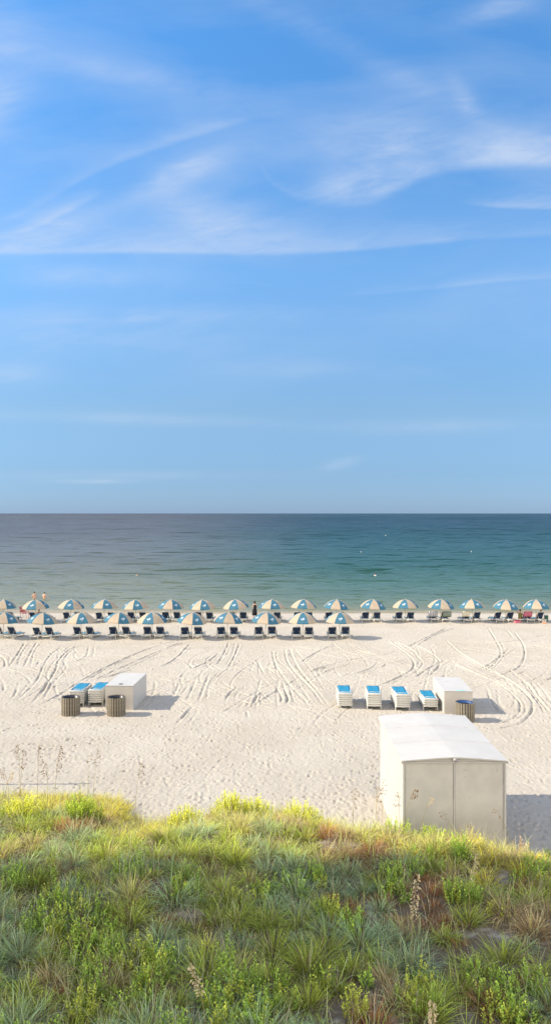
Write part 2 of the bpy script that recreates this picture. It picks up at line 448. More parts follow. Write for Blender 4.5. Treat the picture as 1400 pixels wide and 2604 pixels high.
def vnoise(x, y, seed=0):
    x = np.asarray(x, float); y = np.asarray(y, float)
    ix, iy = np.floor(x).astype(np.int64), np.floor(y).astype(np.int64)
    fx, fy = x - ix, y - iy
    fx, fy = fx * fx * (3 - 2 * fx), fy * fy * (3 - 2 * fy)
    a, b = _hash(ix, iy, seed), _hash(ix + 1, iy, seed)
    c, d = _hash(ix, iy + 1, seed), _hash(ix + 1, iy + 1, seed)
    return (a * (1 - fx) + b * fx) * (1 - fy) + (c * (1 - fx) + d * fx) * fy

def fbm(x, y, seed=0, octv=4, gain=0.5):
    s = 0; a = 1.0; t = 0
    for k in range(octv):
        s = s + a * vnoise(x * 2 ** k + 17.3 * k, y * 2 ** k - 9.1 * k, seed + k); t += a; a *= gain
    return s / t

def sstep(a, b, t):
    t = np.clip((np.asarray(t, float) - a) / (b - a), 0, 1); return t * t * (3 - 2 * t)

EDGE_X = [-40, -9.5, -6.5, -5.2, -4.2, -3.0, -1.5, 0.5, 2.0, 3.2, 5.0, 6.8, 7.6, 8.5, 12, 40]
EDGE_Y = [27, 27.0, 26.7, 26.0, 24.6, 24.6, 25.4, 25.2, 24.0, 22.6, 22.0, 21.9, 21.4, 21.0, 21.6, 22]
def edge(x): return np.interp(x, EDGE_X, EDGE_Y)

def ground(x, y):
    x = np.asarray(x, float); y = np.asarray(y, float)
    t = edge(x) - y
    wd_ = 5.5 - 3.2 * np.exp(-((x - 4.6) / 3.2) ** 2) - 1.2 * np.exp(-((x + 1.5) / 2.0) ** 2)
    d = 1.25 * sstep(0.0, wd_, t) + 0.55 * (fbm(x * 0.45, y * 0.45, 3, 3) - 0.5) * sstep(0.5, 3.5, t)
    flat = 0.05 * (fbm(x * 0.25, y * 0.25, 21, 3) - 0.5) * sstep(-1.5, -4.0, t)
    berm = (0.10 + 0.16 * (vnoise(x * 0.35, y * 0.1, 40) - 0.4)) * np.exp(-((y - 74.6) / 1.6) ** 2)
    slope = -0.10 * np.maximum(y - 74, 0); slope = np.where(y > 84, -1.0 - 0.04 * (y - 84), slope)
    slope = np.maximum(slope, -6.0)
    return d + flat + berm + slope

def gz(x, y): return float(ground(np.array([x]), np.array([y]))[0])

def GP(px, py, z=0.0):
    """point of height z seen at photo pixel (px, py)"""
    Y = (H - z) * F / (py - HOR)
    return Vector(((px - 700) * Y / F, Y, z))
def XY(px, Y): return (px - 700) * Y / F

# ------------------------------------------------------------------ beach sheet with ruts and footprints
def catmull(P, step):
    P = [np.array(p, float) for p in P]
    P = [2 * P[0] - P[1]] + P + [2 * P[-1] - P[-2]]
    out = []
    for i in range(1, len(P) - 2):
        L = np.linalg.norm(P[i + 1] - P[i]); n = max(2, int(L / step))
        for k in range(n):
            t = k / n
            out.append(0.5 * ((2 * P[i]) + (-P[i - 1] + P[i + 1]) * t + (2 * P[i - 1] - 5 * P[i] + 4 * P[i + 1] - P[i + 2]) * t * t + (-P[i - 1] + 3 * P[i] - 3 * P[i + 1] + P[i + 2]) * t ** 3))
    return np.array(out)

def geo(a, b, n): return np.geomspace(a, b, n)
xs = np.concatenate([-geo(27.5, 60000, 26)[::-1], np.arange(-27, 27.01, 0.045), geo(27.5, 60000, 26)])
ys = np.concatenate([np.array([-3000, -600, -150, -60, -30, -15, -5, 0, 4, 7]), np.arange(9, 24, 0.14), np.arange(24, 62, 0.075),
                     np.arange(62, 78, 0.1), np.arange(78, 90, 0.4), np.array([92, 96, 102, 110, 130, 160, 220, 400, 1000, 5000, 60000])])
XX, YY = np.meshgrid(xs, ys)
ZZ = ground(XX, YY)

TL = lambda P: [GP(x / 1.979, 1580 + y / 1.979).xy for x, y in P]
TR = lambda P: [GP(700 + x / 1.979, 1580 + y / 1.979).xy for x, y in P]
tracks = [
 TL([(130, 100), (100, 150), (45, 235)]), TL([(190, 100), (160, 150), (118, 235)]), TL([(205, 190), (180, 235)]),
 TL([(325, 120), (260, 165), (220, 225), (205, 262), (170, 320), (70, 412)]), TL([(410, 115), (340, 150), (295, 200), (283, 240), (235, 320), (160, 412)]),
 TL([(890, 95), (740, 140), (600, 200), (440, 282), (330, 352), (205, 420)]), TL([(930, 98), (800, 150), (580, 247), (470, 300)]),
 TL([(1155, 100), (1122, 170), (1088, 225)]), TL([(1207, 110), (1172, 190), (1140, 250)]),
 TL([(1060, 250), (1030, 320), (995, 412)]), TL([(990, 280), (962, 350), (930, 412)]), TL([(905, 300), (870, 390)]),
 TL([(1205, 320), (1150, 370), (1130, 418)]), TL([(1345, 340), (1290, 380), (1268, 432)]), TL([(1290, 190), (1330, 270)]),
 TL([(-60, 150), (5, 175), (28, 205), (20, 240)]), TL([(300, 200), (180, 190), (90, 160)]), TL([(100, 300), (70, 380), (20, 400)]),
 TL([(-20, 310), (12, 315), (22, 340), (5, 362), (-25, 360)]), TL([(780, 240), (880, 190), (960, 110)]), TL([(940, 250), (1050, 200), (1110, 150)]),
 TL([(1240, 380), (1210, 430), (1215, 400)]), TL([(350, 210), (430, 180), (450, 120)]), TL([(240, 300), (215, 360), (150, 420)]),
 TL([(870, 540), (930, 470), (980, 420)]), TL([(1250, 500), (1240, 440)]), TL([(500, 290), (640, 250), (700, 235)]), TL([(930, 200), (985, 240)]),
 TR([(45, 135), (60, 200), (110, 270), (180, 340), (250, 432)]), TR([(-15, 140), (-8, 190), (20, 250), (80, 330), (140, 390), (172, 432)]), TR([(70, 130), (90, 190), (140, 270), (210, 350)]),
 TR([(150, 265), (250, 225), (400, 190), (560, 165), (640, 160)]), TR([(190, 285), (300, 237), (450, 200), (600, 180)]), TR([(110, 215), (200, 160), (305, 110)]), TR([(60, 125), (150, 110)]),
 TR([(555, 95), (640, 150), (692, 200), (682, 245), (600, 290), (500, 330)]), TR([(675, 105), (765, 150), (822, 200), (800, 250), (740, 287)]), TR([(590, 95), (680, 140), (730, 200)]),
 TR([(850, 90), (930, 160), (1050, 230), (1180, 300), (1272, 380), (1290, 440), (1230, 510), (1060, 552)]),
 TR([(870, 200), (1000, 260), (1130, 320), (1220, 400), (1215, 470), (1100, 530)]),
 TR([(1390, 60), (1250, 90), (1060, 115), (900, 128)]), TR([(1390, 85), (1280, 105), (1100, 125)]),
 TR([(1200, 55), (1245, 120), (1247, 190), (1200, 245), (1100, 262)]), TR([(1108, 95), (1132, 160), (1090, 222), (1035, 252)]), TR([(1065, 30), (1110, 100)]), TR([(1150, 30), (1200, 90)]),
 TR([(1180, 250), (1265, 320), (1335, 410), (1390, 475)]), TR([(1230, 290), (1300, 380), (1360, 470)]), TR([(690, 290), (780, 230), (860, 190)]), TR([(360, 280), (480, 235), (520, 200)]),
 TR([(700, 130), (800, 70), (940, 20)]), TR([(640, 140), (760, 80), (870, 30)]), TR([(1010, 250), (1100, 200), (1180, 130)]), TR([(1150, 480), (1090, 420), (1060, 330)]),
 TR([(0, 330), (30, 380), (20, 420)]), TR([(30, 300), (60, 380), (50, 430)]), TR([(1310, 620), (1280, 660)]),
]
def splat_track(P, depth=0.055, w=0.062):
    S = catmull(P, 0.08)
    i0, i1 = np.searchsorted(ys, [S[:, 1].min() - .5, S[:, 1].max() + .5])
    j0, j1 = np.searchsorted(xs, [S[:, 0].min() - .5, S[:, 0].max() + .5])
    if i1 - i0 < 2 or j1 - j0 < 2: return
    D = np.full((i1 - i0, j1 - j0), 9.0); A = np.zeros_like(D)
    for k, (sx, sy) in enumerate(S):
        a0, a1 = np.searchsorted(ys, [sy - .42, sy + .42]); b0, b1 = np.searchsorted(xs, [sx - .42, sx + .42])
        a0, a1, b0, b1 = max(a0, i0), min(a1, i1), max(b0, j0), min(b1, j1)
        if a1 <= a0 or b1 <= b0: continue
        d = np.hypot(xs[b0:b1][None, :] - sx, ys[a0:a1][:, None] - sy)
        sub = D[a0 - i0:a1 - i0, b0 - j0:b1 - j0]; m = d < sub
        sub[m] = d[m]; A[a0 - i0:a1 - i0, b0 - j0:b1 - j0][m] = k * 0.08
    n = 0.15 + 1.5 * vnoise(XX[i0:i1, j0:j1] * 2.2, YY[i0:i1, j0:j1] * 2.2, 77)
    fade = sstep(0, 1.6, A) * sstep(0, 1.6, len(S) * 0.08 - A)
    cle = 1 + 0.25 * np.sin(A * 24)
    ZZ[i0:i1, j0:j1] += fade * n * (-depth * cle * np.exp(-(D / w) ** 4) + 0.22 * depth * np.exp(-((D - 0.15) / 0.07) ** 2))
for P in tracks:
    s_ = 0.8 + 0.45 * random.random()
    splat_track(P, 0.062 * s_)
    if random.random() < 0.6:
        splat_track([np.array(p) + np.array((0.20 + .5 * random.random(), 0.1)) for p in P], 0.03)
for k in range(180):
    y0 = 35 + 24 * rng.random() ** .8; x0 = (rng.random() * 2 - 1) * .40 * y0; a = rng.uniform(0, 3.14); cv = rng.normal(0, .09); P = []; q = np.array((x0, y0))
    for m in range(int(rng.uniform(5, 11))):
        P.append(q.copy()); q = q + np.array((math.cos(a), math.sin(a))) * 1.3; a += cv + rng.normal(0, .03)
    if min(p[1] for p in P) < 34 or max(p[1] for p in P) > 59.5: continue
    d = rng.uniform(.015, .034)
    splat_track(P, d); splat_track([p + np.array((-math.sin(a) * .0 + 1.1, .25)) for p in P], d)
# footprints and scuffs
beach = sstep(-0.4, -1.5, edge(XX) - YY) * sstep(79, 75, YY) * (np.abs(XX) < 27)
ZZ += beach * (0.030 * (fbm(XX * 2.4, YY * 1.9, 50, 4, 0.62) - 0.5) + 0.020 * (fbm(XX * 6, YY * 4.2, 60, 2, 0.6) - 0.5))
NF = 26000
fy = 22.5 + 52 * rng.random(NF) ** 1.15
fx = (rng.random(NF) * 2 - 1) * (0.38 * fy + 1.5)
dens = fbm(fx * 0.3, fy * 0.3, 90, 3)
for k in range(NF):
    x0, y0 = fx[k], fy[k]
    if dens[k] < 0.36 and k % 2: continue
    if y0 < np.interp(x0, EDGE_X, EDGE_Y) + 0.3: continue
    a0, a1 = np.searchsorted(ys, [y0 - .32, y0 + .32]); b0, b1 = np.searchsorted(xs, [x0 - .28, x0 + .28])
    th = 3.14 * rng.random(); ca, sa = math.cos(th), math.sin(th)
    dx = xs[b0:b1][None, :] - x0; dy = ys[a0:a1][:, None] - y0
    p = (dx * ca + dy * sa) / (0.035 + 0.07 * rng.random()); q = (-dx * sa + dy * ca) / (0.03 + 0.035 * rng.random())
    r2 = p * p + q * q; dep = 0.008 + 0.075 * rng.random() ** 3.5
    ZZ[a0:a1, b0:b1] += -dep * np.exp(-r2) + dep * 0.3 * np.exp(-(np.sqrt(r2) - 1.7) ** 2 * 2.5)
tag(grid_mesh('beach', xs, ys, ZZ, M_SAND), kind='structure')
del XX, YY, beach

# ------------------------------------------------------------------ sea
SEA_Z = -0.9
sx_ = np.array([-60000, -8000, -1500, -300, -60, 0, 60, 300, 1500, 8000, 60000.0]); sy_ = np.array([78, 90, 120, 200, 500, 1500, 5000, 20000, 60000.0])
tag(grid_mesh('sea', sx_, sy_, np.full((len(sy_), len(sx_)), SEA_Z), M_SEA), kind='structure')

# ------------------------------------------------------------------ large white shed
def build_shed():
    x0, x1, y0, y1, h, rise = 3.69, 6.675, 22.04, 26.86, 2.78, 0.105
    t = empty('storage_shed', ((x0 + x1) / 2, y0, 0))
    tag(t, 'large white metal storage shed with low gabled roof rising behind the dune grass', 'shed')
    w2, L = (x1 - x0) / 2, y1 - y0
    # walls
    for name, c, d, m in (('side_wall', (-w2 + .03, L / 2, h / 2 - .2), (.06, L - .12, h + .37), M_WHITE),
                          ('side_wall', (w2 - .03, L / 2, h / 2 - .2), (.06, L - .12, h + .37), M_WHITE),
                          ('rear_wall', (0, L - .03, h / 2 - .2), (2 * w2 - .13, .06, h + .36), M_WHITE)):
        b = MB(); b.box(c, d); b.build(name, m, t, bevel=.006)
    for s in (-1, 1):
        b = MB(); b.box((s * (w2 / 2 - .012), .03, h / 2 - .22), (w2 - .075, .05, h + .36))
        o = b.build('front_panel', M_FRONT, t, bevel=.006)
        if s > 0:
            for (u, v, a, c2) in ((.27, -.22, .035, .11), (1.23, -.22, .035, .11), (.31, -.42, .05, .03), (.45, -1.02, .045, .045), (.36, -.24, .02, .03)):
                q = MB(); n = 10
                q.tube([(u, .004, h + v + c2 / 2 * math.cos(k)) if False else (u + a / 2 * math.sin(k), .001, h + v + c2 / 2 * math.cos(k)) for k in [i * math.pi * 1.3 / n for i in range(n + 1)]], .007, 5)
                q.build('dent_rim', M_WHITE, o)
        else:
            q = MB(); q.box((-.77, .0, h - .09), (.012, .012, .12)); q.box((-.70, .0, h - .08), (.012, .012, .10)); q.build('hinge_mark', M_WHITE, o)
    # trims
    b = MB(); b.box((0, -.006, h / 2 - .2), (.035, .03, h + .30)); b.build('centre_seam', M_WHITE, t, bevel=.004)
    for s in (-1, 1):
        b = MB(); b.box((s * (w2 - .022), -.004, h / 2 - .2), (.05, .05, h + .33)); b.build('corner_trim', M_WHITE, t, bevel=.004)
    for s in (-1, 1):
        b = MB(); b.box((s * (w2 - .062), -.016, h / 2 - .2), (.016, .02, h + .3)); b.build('panel_gap', M_TRIM, t)
    b = MB(); b.box((0, -.012, h - .012), (2 * w2 + .02, .045, .035)); b.build('gable_rail', M_WHITE, t, bevel=.004)
    # gable fill
    n = 12
    us = [-1 + 2 * i / n for i in range(n + 1)]
    prof = lambda u: rise * (1 - abs(u) ** 1.25)
    for yy in (.02, L - .02):
        b = MB(); vs = [(u * w2, yy, h + .004) for u in us] + [(u * w2, yy, h + prof(u) + .006) for u in us]
        b.add(vs, [(i, i + 1, n + 2 + i, n + 1 + i) for i in range(n)])
        b.build('gable', M_BOXF, t)
    # roof sheets, each overlapping the next
    cuts = [-.06, 1.62, 3.25, L + .05]
    for k in range(3):
        a, c = cuts[k], cuts[k + 1]
        b = MB(); zt = .035
        z = lambda u: h + prof(u) + .012
        ww = w2 + .035
        vs = []
        for yy, dz in ((a, .006 if k else .01), (c, -.002)):
            vs += [(u * ww, yy, z(u) + dz) for u in us] + [(u * ww, yy, z(u) + dz + zt) for u in us]
        m_ = n + 1
        fs = [(i, i + 1, 2 * m_ + i + 1, 2 * m_ + i)[::-1] for i in range(n)] + [(m_ + i, m_ + i + 1, 3 * m_ + i + 1, 3 * m_ + i) for i in range(n)]
        fs += [(i, i + 1, m_ + i + 1, m_ + i) for i in range(n)] + [(2 * m_ + i, 2 * m_ + i + 1, 3 * m_ + i + 1, 3 * m_ + i)[::-1] for i in range(n)]
        fs += [(0, m_, 3 * m_, 2 * m_), (n, 2 * m_ + n, 3 * m_ + n, m_ + n)]
        b.add(vs, fs); b.build('roof', M_WHITE, t)
        if k:
            q = MB()
            q.tube([(u * ww, a - .008, z(u) + .03) for u in us], .012, 5); q.build('roof_seam', M_TRIM, t)
    for s in (-1, 1):
        b = MB(); b.box((s * (w2 + .045), L / 2 - .0, h - .005), (.02, L + .1, .06)); b.build('roof_edge', M_WHITE, t, bevel=.004)
    b = MB(); b.box((0, L + .062, h + .03), (2 * w2 + .1, .02, .06)); b.build('rear_flashing', M_TRIM, t)
    b = MB(); b.lathe([(.05, 0), (.06, .03), (.035, .07), (.0, .075)], 8, (0, -.04, h + .055)); b.box((.09, -.05, h + .06), (.10, .05, .04)); b.box((.06, -.06, h + .10), (.05, .03, .03))
    b.build('ridge_cap', M_TRIM, t)
build_shed()

# hoop lying against the shed's left wall
b = MB(); b.tube([(3.40 + .22 * math.cos(a), 24.1 + .1 * math.sin(a), .62 + .55 * math.sin(a)) for a in [R(100 + 14 * i) for i in range(13)]], .014, 6)
o = b.build('bent_hose', M_CREAM); tag(o, 'pale bent hose arching beside the left wall of the shed', 'hose')

# ------------------------------------------------------------------ two white equipment boxes
def build_box(corner, side, W, D, h, rot, label, left):
    """corner = front corner on the ground; side = +1 when it is the right one"""
    ca, sa = math.cos(rot), math.sin(rot)
    cx, cy = corner[0] - side * W / 2 * ca, corner[1] + side * W / 2 * sa
    t = empty('equipment_box', (cx, cy, 0), -rot)
    tag(t, label, 'storage box', 'white boxes on the sand')
    b = MB(); b.box((0, .012, h / 2 - .15), (W - .03, .024, h + .25)); b.build('front_panel', M_BOXF, t, bevel=.005)
    for s in (-1, 1):
        b = MB(); b.box((s * (W / 2 - .02), D / 2 + .013, h / 2 - .15), (.04, D - .03, h + .25)); b.build('side_panel', M_WHITE, t, bevel=.005)
    b = MB(); b.box((0, D - .02, h / 2 - .15), (W - .09, .03, h + .25)); b.build('rear_panel', M_WHITE, t)
    b = MB(); b.box((0, D / 2, h - .004), (W + .012, D + .012, .03)); lid = b.build('lid', M_WHITE, t, bevel=.006)
    if left:
        b = MB(); b.lathe([(.115, 0), (.115, .006), (.10, .009), (.0, .009)], 20, (.0, .33, h + .012)); b.build('cable_hole', M_DARK, lid, True)
        b = MB(); b.box((-.05, .9, h + .0125), (.16, .03, .006), .2); b.box((.1, 1.0, h + .0125), (.06, .02, .006)); b.build('scuff', M_TRIM, lid)
    else:
        b = MB(); b.box((.1, .10, h + .0145), (.42, .09, .008), .1); b.box((.25, .07, h + .0225), (.18, .05, .01), -.2); b.build('teal_tape', paint('teal_tape', (.15, .60, .52), .5), lid)
        b = MB(); b.box((-.2, 2.1, h + .013), (.22, .03, .006), .3); b.build('scuff', M_TRIM, lid)
    return t
c = GP(338.5, 1806)
build_box((c.x, c.y), +1, 1.42, 3.0, 1.237, R(3.4), 'white box with a black hole in its lid beside the two lounger stacks', True)
c = GP(1127.8, 1816)
build_box((c.x, c.y), -1, 1.41, 3.2, 1.15, R(2.2), 'white box with a teal mark on its lid beside the four lounger stacks', False)

# ------------------------------------------------------------------ slatted trash cans
def build_can(px, py, label, blue, r=.44, h=.92, ns=22):
    g = GP(px, py); x, y = g.x, g.y + r
    t = empty('trash_can', (x, y, gz(x, y) - .02), random.random())
    tag(t, label, 'trash can', 'slatted trash cans on the sand')
    for k in range(ns):
        a = 2 * math.pi * k / ns
        b = MB(); b.box((0, 0, h / 2 + random.uniform(-.006, .006)), (.030, 2 * math.pi * r / ns * .74, h))
        o = b.build('slat', M_SLAT, t, bevel=.004); o.location = (r * math.cos(a), r * math.sin(a), .0); o.rotation_euler = (0, 0, a)
    for z in (.12, h - .15):
        b = MB(); b.lathe([(r - .022, z), (r - .022, z + .05), (r - .032, z + .05), (r - .032, z), (r - .022, z)], 28); b.build('hoop', M_DARK, t)
    b = MB(); ri = r - .045; top = h - (.05 if blue else .06)
    b.lathe([(ri * .95, .03), (ri, top), (ri + .018, top + .015), (ri + .018, top + .03), (ri - .02, top + .02), (ri * .97, top - .30), (0, top - .32)], 28)
    b.build('liner', M_BLUEL if blue else M_LINER, t, True)
    if blue:
        b = MB(); b.lathe([(0, top - .31), (.1, top - .24), (.22, top - .27), (.3, top - .22), (ri * .965, top - .29)][::-1], 14); b.build('rubbish', M_LINER, t, True)
    return t
build_can(174.5, 1822.5, 'slatted brown trash can with black liner in front of the leftmost lounger stack', False)
build_can(291.3, 1823.5, 'slatted brown trash can with black liner in front of the white box', False)
build_can(1186.5, 1838.6, 'slatted brown trash can with bright blue liner behind the shed roof', True)

# ------------------------------------------------------------------ loungers
def lounger(raised, fabric, backfab):
    """head end at y=0, feet towards +Y"""
    t = empty('sun_lounger')
    W, L, S = .70, 1.95, .31
    w2 = W / 2; pv = .78
    b = MB()
    for s in (-1, 1):
        P = [(s * (w2 - .05), .0, S - .05), (s * w2, .06, S - .045), (s * w2, .9, S - .04), (s * w2, 1.75, S - .045), (s * (w2 - .03), 1.92, S - .05), (s * (w2 - .1), L, S - .055)]
        b.tube(P, [.032, .036, .036, .036, .034, .03], 6)
        b.box((s * w2, .95, S - .065), (.035, 1.7, .05))
    # curved apron at each end with a small notch in the middle
    for y, zz in ((0.0, S - .05), (L, S - .055)):
        n = 8
        for k in range(n):
            u = -1 + (k + .5) * 2 / n
            b.box((u * (w2 - .03), y, zz + .012 - .018 * u * u * 0 - (.012 if abs(u) < .13 else 0)), ((2 * w2 - .06) / n + .002, .045, .062 + .008 * (1 - u * u)))
    for y in (.55, 1.15, 1.6): b.box((0, y, S - .075), (W - .05, .04, .03))
    b.build('frame', M_RESIN, t)
    for s in (-1, 1):
        for y in (.22, 1.68):
            b = MB(); b.tube([(s * (w2 - .01), y, S - .06), (s * (w2 + .005), y + (-.03 if y < 1 else .03), 0)], [.036, .026], 6); b.build('leg', M_RESIN, t)
        b = MB(); b.tube([(s * (w2 + .01), .82, S - .05), (s * (w2 + .045), .84, S + .10), (s * (w2 + .05), .92, S + .17), (s * (w2 + .05), 1.22, S + .17), (s * (w2 + .045), 1.32, S + .10), (s * (w2 + .01), 1.36, S - .05)] if raised
                         else [(s * (w2 + .01), 1.30, S - .12), (s * (w2 + .055), 1.36, S + .0), (s * (w2 + .06), 1.5, S + .02), (s * (w2 + .055), 1.7, S + .0), (s * (w2 + .01), 1.76, S - .12)], .022, 6)
        b.build('armrest', M_RESIN, t)
    b = MB(); n = 6
    vs = []
    for y in np.linspace(pv + .02, L - .06, 7):
        for k in range(n + 1):
            u = -1 + 2 * k / n; vs.append((u * (w2 - .05), y, S - .012 - .018 * (1 - u * u)))
    b.add(vs, [(j * (n + 1) + k, j * (n + 1) + k + 1, (j + 1) * (n + 1) + k + 1, (j + 1) * (n + 1) + k) for j in range(6) for k in range(n)])
    o = b.build('seat_sling', fabric, t, True); sd = o.modifiers.new('thick', 'SOLIDIFY'); sd.thickness = .008
    # backrest, hinged at y=pv
    ang = R(58) if raised else R(0)
    M = Matrix.Translation((0, pv, S)) @ Matrix.Rotation(ang, 4, 'X') @ Matrix.Scale(-1, 4, (0, 1, 0)) if False else None
    def BP(x, l, up):   # l = length along the backrest from the hinge, up = out of its face
        return (x, pv - l * math.cos(ang) - up * math.sin(ang) * -1, S + l * math.sin(ang) + up * math.cos(ang))
    bl = .76
    b = MB()
    b.tube([BP(-(w2 - .04), 0, 0), BP(-(w2 - .04), bl - .1, 0), BP(-(w2 - .1), bl - .01, 0), BP((w2 - .1), bl - .01, 0), BP(w2 - .04, bl - .1, 0), BP(w2 - .04, 0, 0)], .027, 6)
    b.tube([BP(-(w2 - .05), .3, -.02), BP(w2 - .05, .3, -.02)], .016, 5)
    if raised:
        for s in (-1, 1): b.tube([BP(s * (w2 - .09), .38, -.02), (s * (w2 - .09), .30, S - .08)], .014, 5)
    bk = b.build('backrest', M_RESIN, t, True)
    b = MB(); vs = []
    for j in range(5):
        l = .03 + (bl - .07) * j / 4
        for k in range(n + 1):
            u = -1 + 2 * k / n; vs.append(BP(u * (w2 - .055), l, -.008 - .02 * (1 - u * u)))
    m_ = len(vs)
    vs += [BP(-(w2 - .055) + (w2 - .055) * 2 * (i % (n + 1)) / n, .03 + (bl - .07) * (i // (n + 1)) / 4, -.018 - .02 * (1 - (-1 + 2 * (i % (n + 1)) / n) ** 2)) for i in range(m_)]
    fs = [(j * (n + 1) + k, j * (n + 1) + k + 1, (j + 1) * (n + 1) + k + 1, (j + 1) * (n + 1) + k) for j in range(4) for k in range(n)]
    b.add(vs[:m_], fs, 0); b.add(vs[m_:], [f[::-1] for f in fs], 1)
    b.build('back_sling', [fabric, backfab], bk, True)
    return t

ORD = ['leftmost', 'second', 'third', 'fourth', 'fifth', 'sixth', 'seventh', 'eighth', 'ninth', 'tenth', 'eleventh', 'twelfth', 'thirteenth', 'fourteenth', 'fifteenth', 'sixteenth', 'rightmost']
flat = lounger(False, M_SLING, M_SLING)
flat_used = [False]
def place_lounger(proto, used, x, y, z, rz, label, group, tilt=0.0):
    o = proto if not used[0] else copy_tree(proto)
    used[0] = True
    o.location = (x, y, z); o.rotation_euler = (tilt, 0, rz)
    tag(o, label, 'sun lounger', group)
    return o
stacks = [  # px of left and right edge of the near face, base row, count, vanishing x, name, sink
    (172, 214, 1797, 6, 697, 'leftmost stack on the sand', .03), (219, 265, 1794.5, 6, 740, 'stack touching the white box with the hole', .03),
    (854.5, 899, 1800, 6, 800, 'stack farthest left of the four near the shed', .09), (927, 974.5, 1803.5, 6, 860, 'second of the four stacks behind the shed', .05),
    (1000, 1047.5, 1807, 6, 745, 'third of the four stacks behind the shed', .03), (1072, 1116, 1807.5, 4, 783, 'short four-lounger stack against the white box', .0)]
POSN = {6: ['lowest lounger', 'second lounger from the bottom', 'third lounger from the bottom', 'third lounger from the top', 'second lounger from the top', 'top lounger with blue sling'],
        4: ['lowest lounger', 'second lounger from the bottom', 'second lounger from the top', 'top lounger with blue sling']}
for (pa, pb, py, n, vp, nm, sink) in stacks:
    g = GP((pa + pb) / 2, py + 1.5)
    rz = -math.atan2(vp - 700, F)
    for k in range(n):
        place_lounger(flat, flat_used, g.x + random.uniform(-.008, .008), g.y + random.uniform(-.01, .01), -sink + k * .112, rz + R(random.uniform(-.5, .5)),
                      f'{POSN[n][k]} in the {nm}', 'stacked sun loungers')

# ------------------------------------------------------------------ beach umbrellas
def umbrella():
    t = empty('beach_umbrella')
    Rr, ZT, DROP = 1.2, 2.06, .67
    b = MB(); b.tube([(0, 0, -.1), (0, 0, ZT + .02)], .021, 8); b.build('pole', M_POLE, t)
    cn = empty('canopy_mount') if False else None
    b = MB(); NP, NA, NR = 8, 6, 8
    def S(a, q, lift=0.0):
        """a = angle in panels units, q = 0..1 from tip to rim"""
        k = math.floor(a + 1e-9); f = a - k
        a0, a1 = k * math.pi / 4 , (k + 1) * math.pi / 4
        r = Rr * q
        p0 = Vector((math.cos(a0), math.sin(a0))) * r; p1 = Vector((math.cos(a1), math.sin(a1))) * r
        p = p0.lerp(p1, f)
        sag = 4 * f * (1 - f)
        z = ZT - DROP * (q ** 2.2) - .015 * sag * q
        p = p * (1 + .03 * sag * q)
        return (p.x, p.y, z + lift)
    for k in range(NP):
        vs = [S(k + i / NA if i < NA else k + .99999, .02 + .98 * j / NR) for j in range(NR + 1) for i in range(NA + 1)]
        b.add(vs, [(j * (NA + 1) + i, (j + 1) * (NA + 1) + i, (j + 1) * (NA + 1) + i + 1, j * (NA + 1) + i + 1) for j in range(NR) for i in range(NA)], k % 2)
        # short valance
        rim = [S(k + i / NA if i < NA else k + .99999, 1.0) for i in range(NA + 1)]
        lo = [(x * 1.004, y * 1.004, z - .075) for x, y, z in rim]
        b.add(rim + lo, [(i, NA + 1 + i, NA + 2 + i, i + 1) for i in range(NA)], k % 2)
        if k % 2 == 0:    # hand-lettered white mark low on each blue panel
            def stroke(P, w):
                P = [(.49 + (a_ - .49) * .85, .80 + (q_ - .78) * .8) for a_, q_ in P]; w *= .75
                for (a1, q1), (a2, q2) in zip(P, P[1:]):
                    da, dq = a2 - a1, q2 - q1; l = math.hypot(da, dq) or 1
                    na, nq = -dq / l * w, da / l * w
                    b.add([S(k + a1 - na, q1 - nq, .012), S(k + a2 - na, q2 - nq, .012), S(k + a2 + na, q2 + nq, .012), S(k + a1 + na, q1 + nq, .012)], [(0, 1, 2, 3)], 2)
            stroke([(.26, .80), (.30, .72), (.33, .80), (.37, .73), (.40, .80), (.44, .75), (.46, .80), (.50, .74), (.54, .80), (.58, .70), (.60, .80), (.65, .74), (.70, .79)], .013)
            stroke([(.52, .71), (.60, .675), (.68, .70), (.74, .75)], .017)
            stroke([(.36, .855), (.50, .87), (.62, .855)], .007)
    cn = b.build('canopy', [M_UBLUE, M_UTAN, M_UMARK], t, True)
    b = MB()
    for k in range(8):
        a = k * math.pi / 4
        b.tube([(Rr * q * math.cos(a), Rr * q * math.sin(a), ZT - DROP * q ** 2.2 - .02) for q in (.03, .35, .7, .98)], .006, 4)
    b.build('rib_frame', M_RESIN, cn)
    b = MB(); b.lathe([(.03, 0), (.035, .02), (.018, .05), (.022, .07), (0, .085)], 8, (0, 0, ZT - .005)); b.build('finial', M_RESIN, cn, True)
    return t
umb = umbrella(); umb_used = [False]
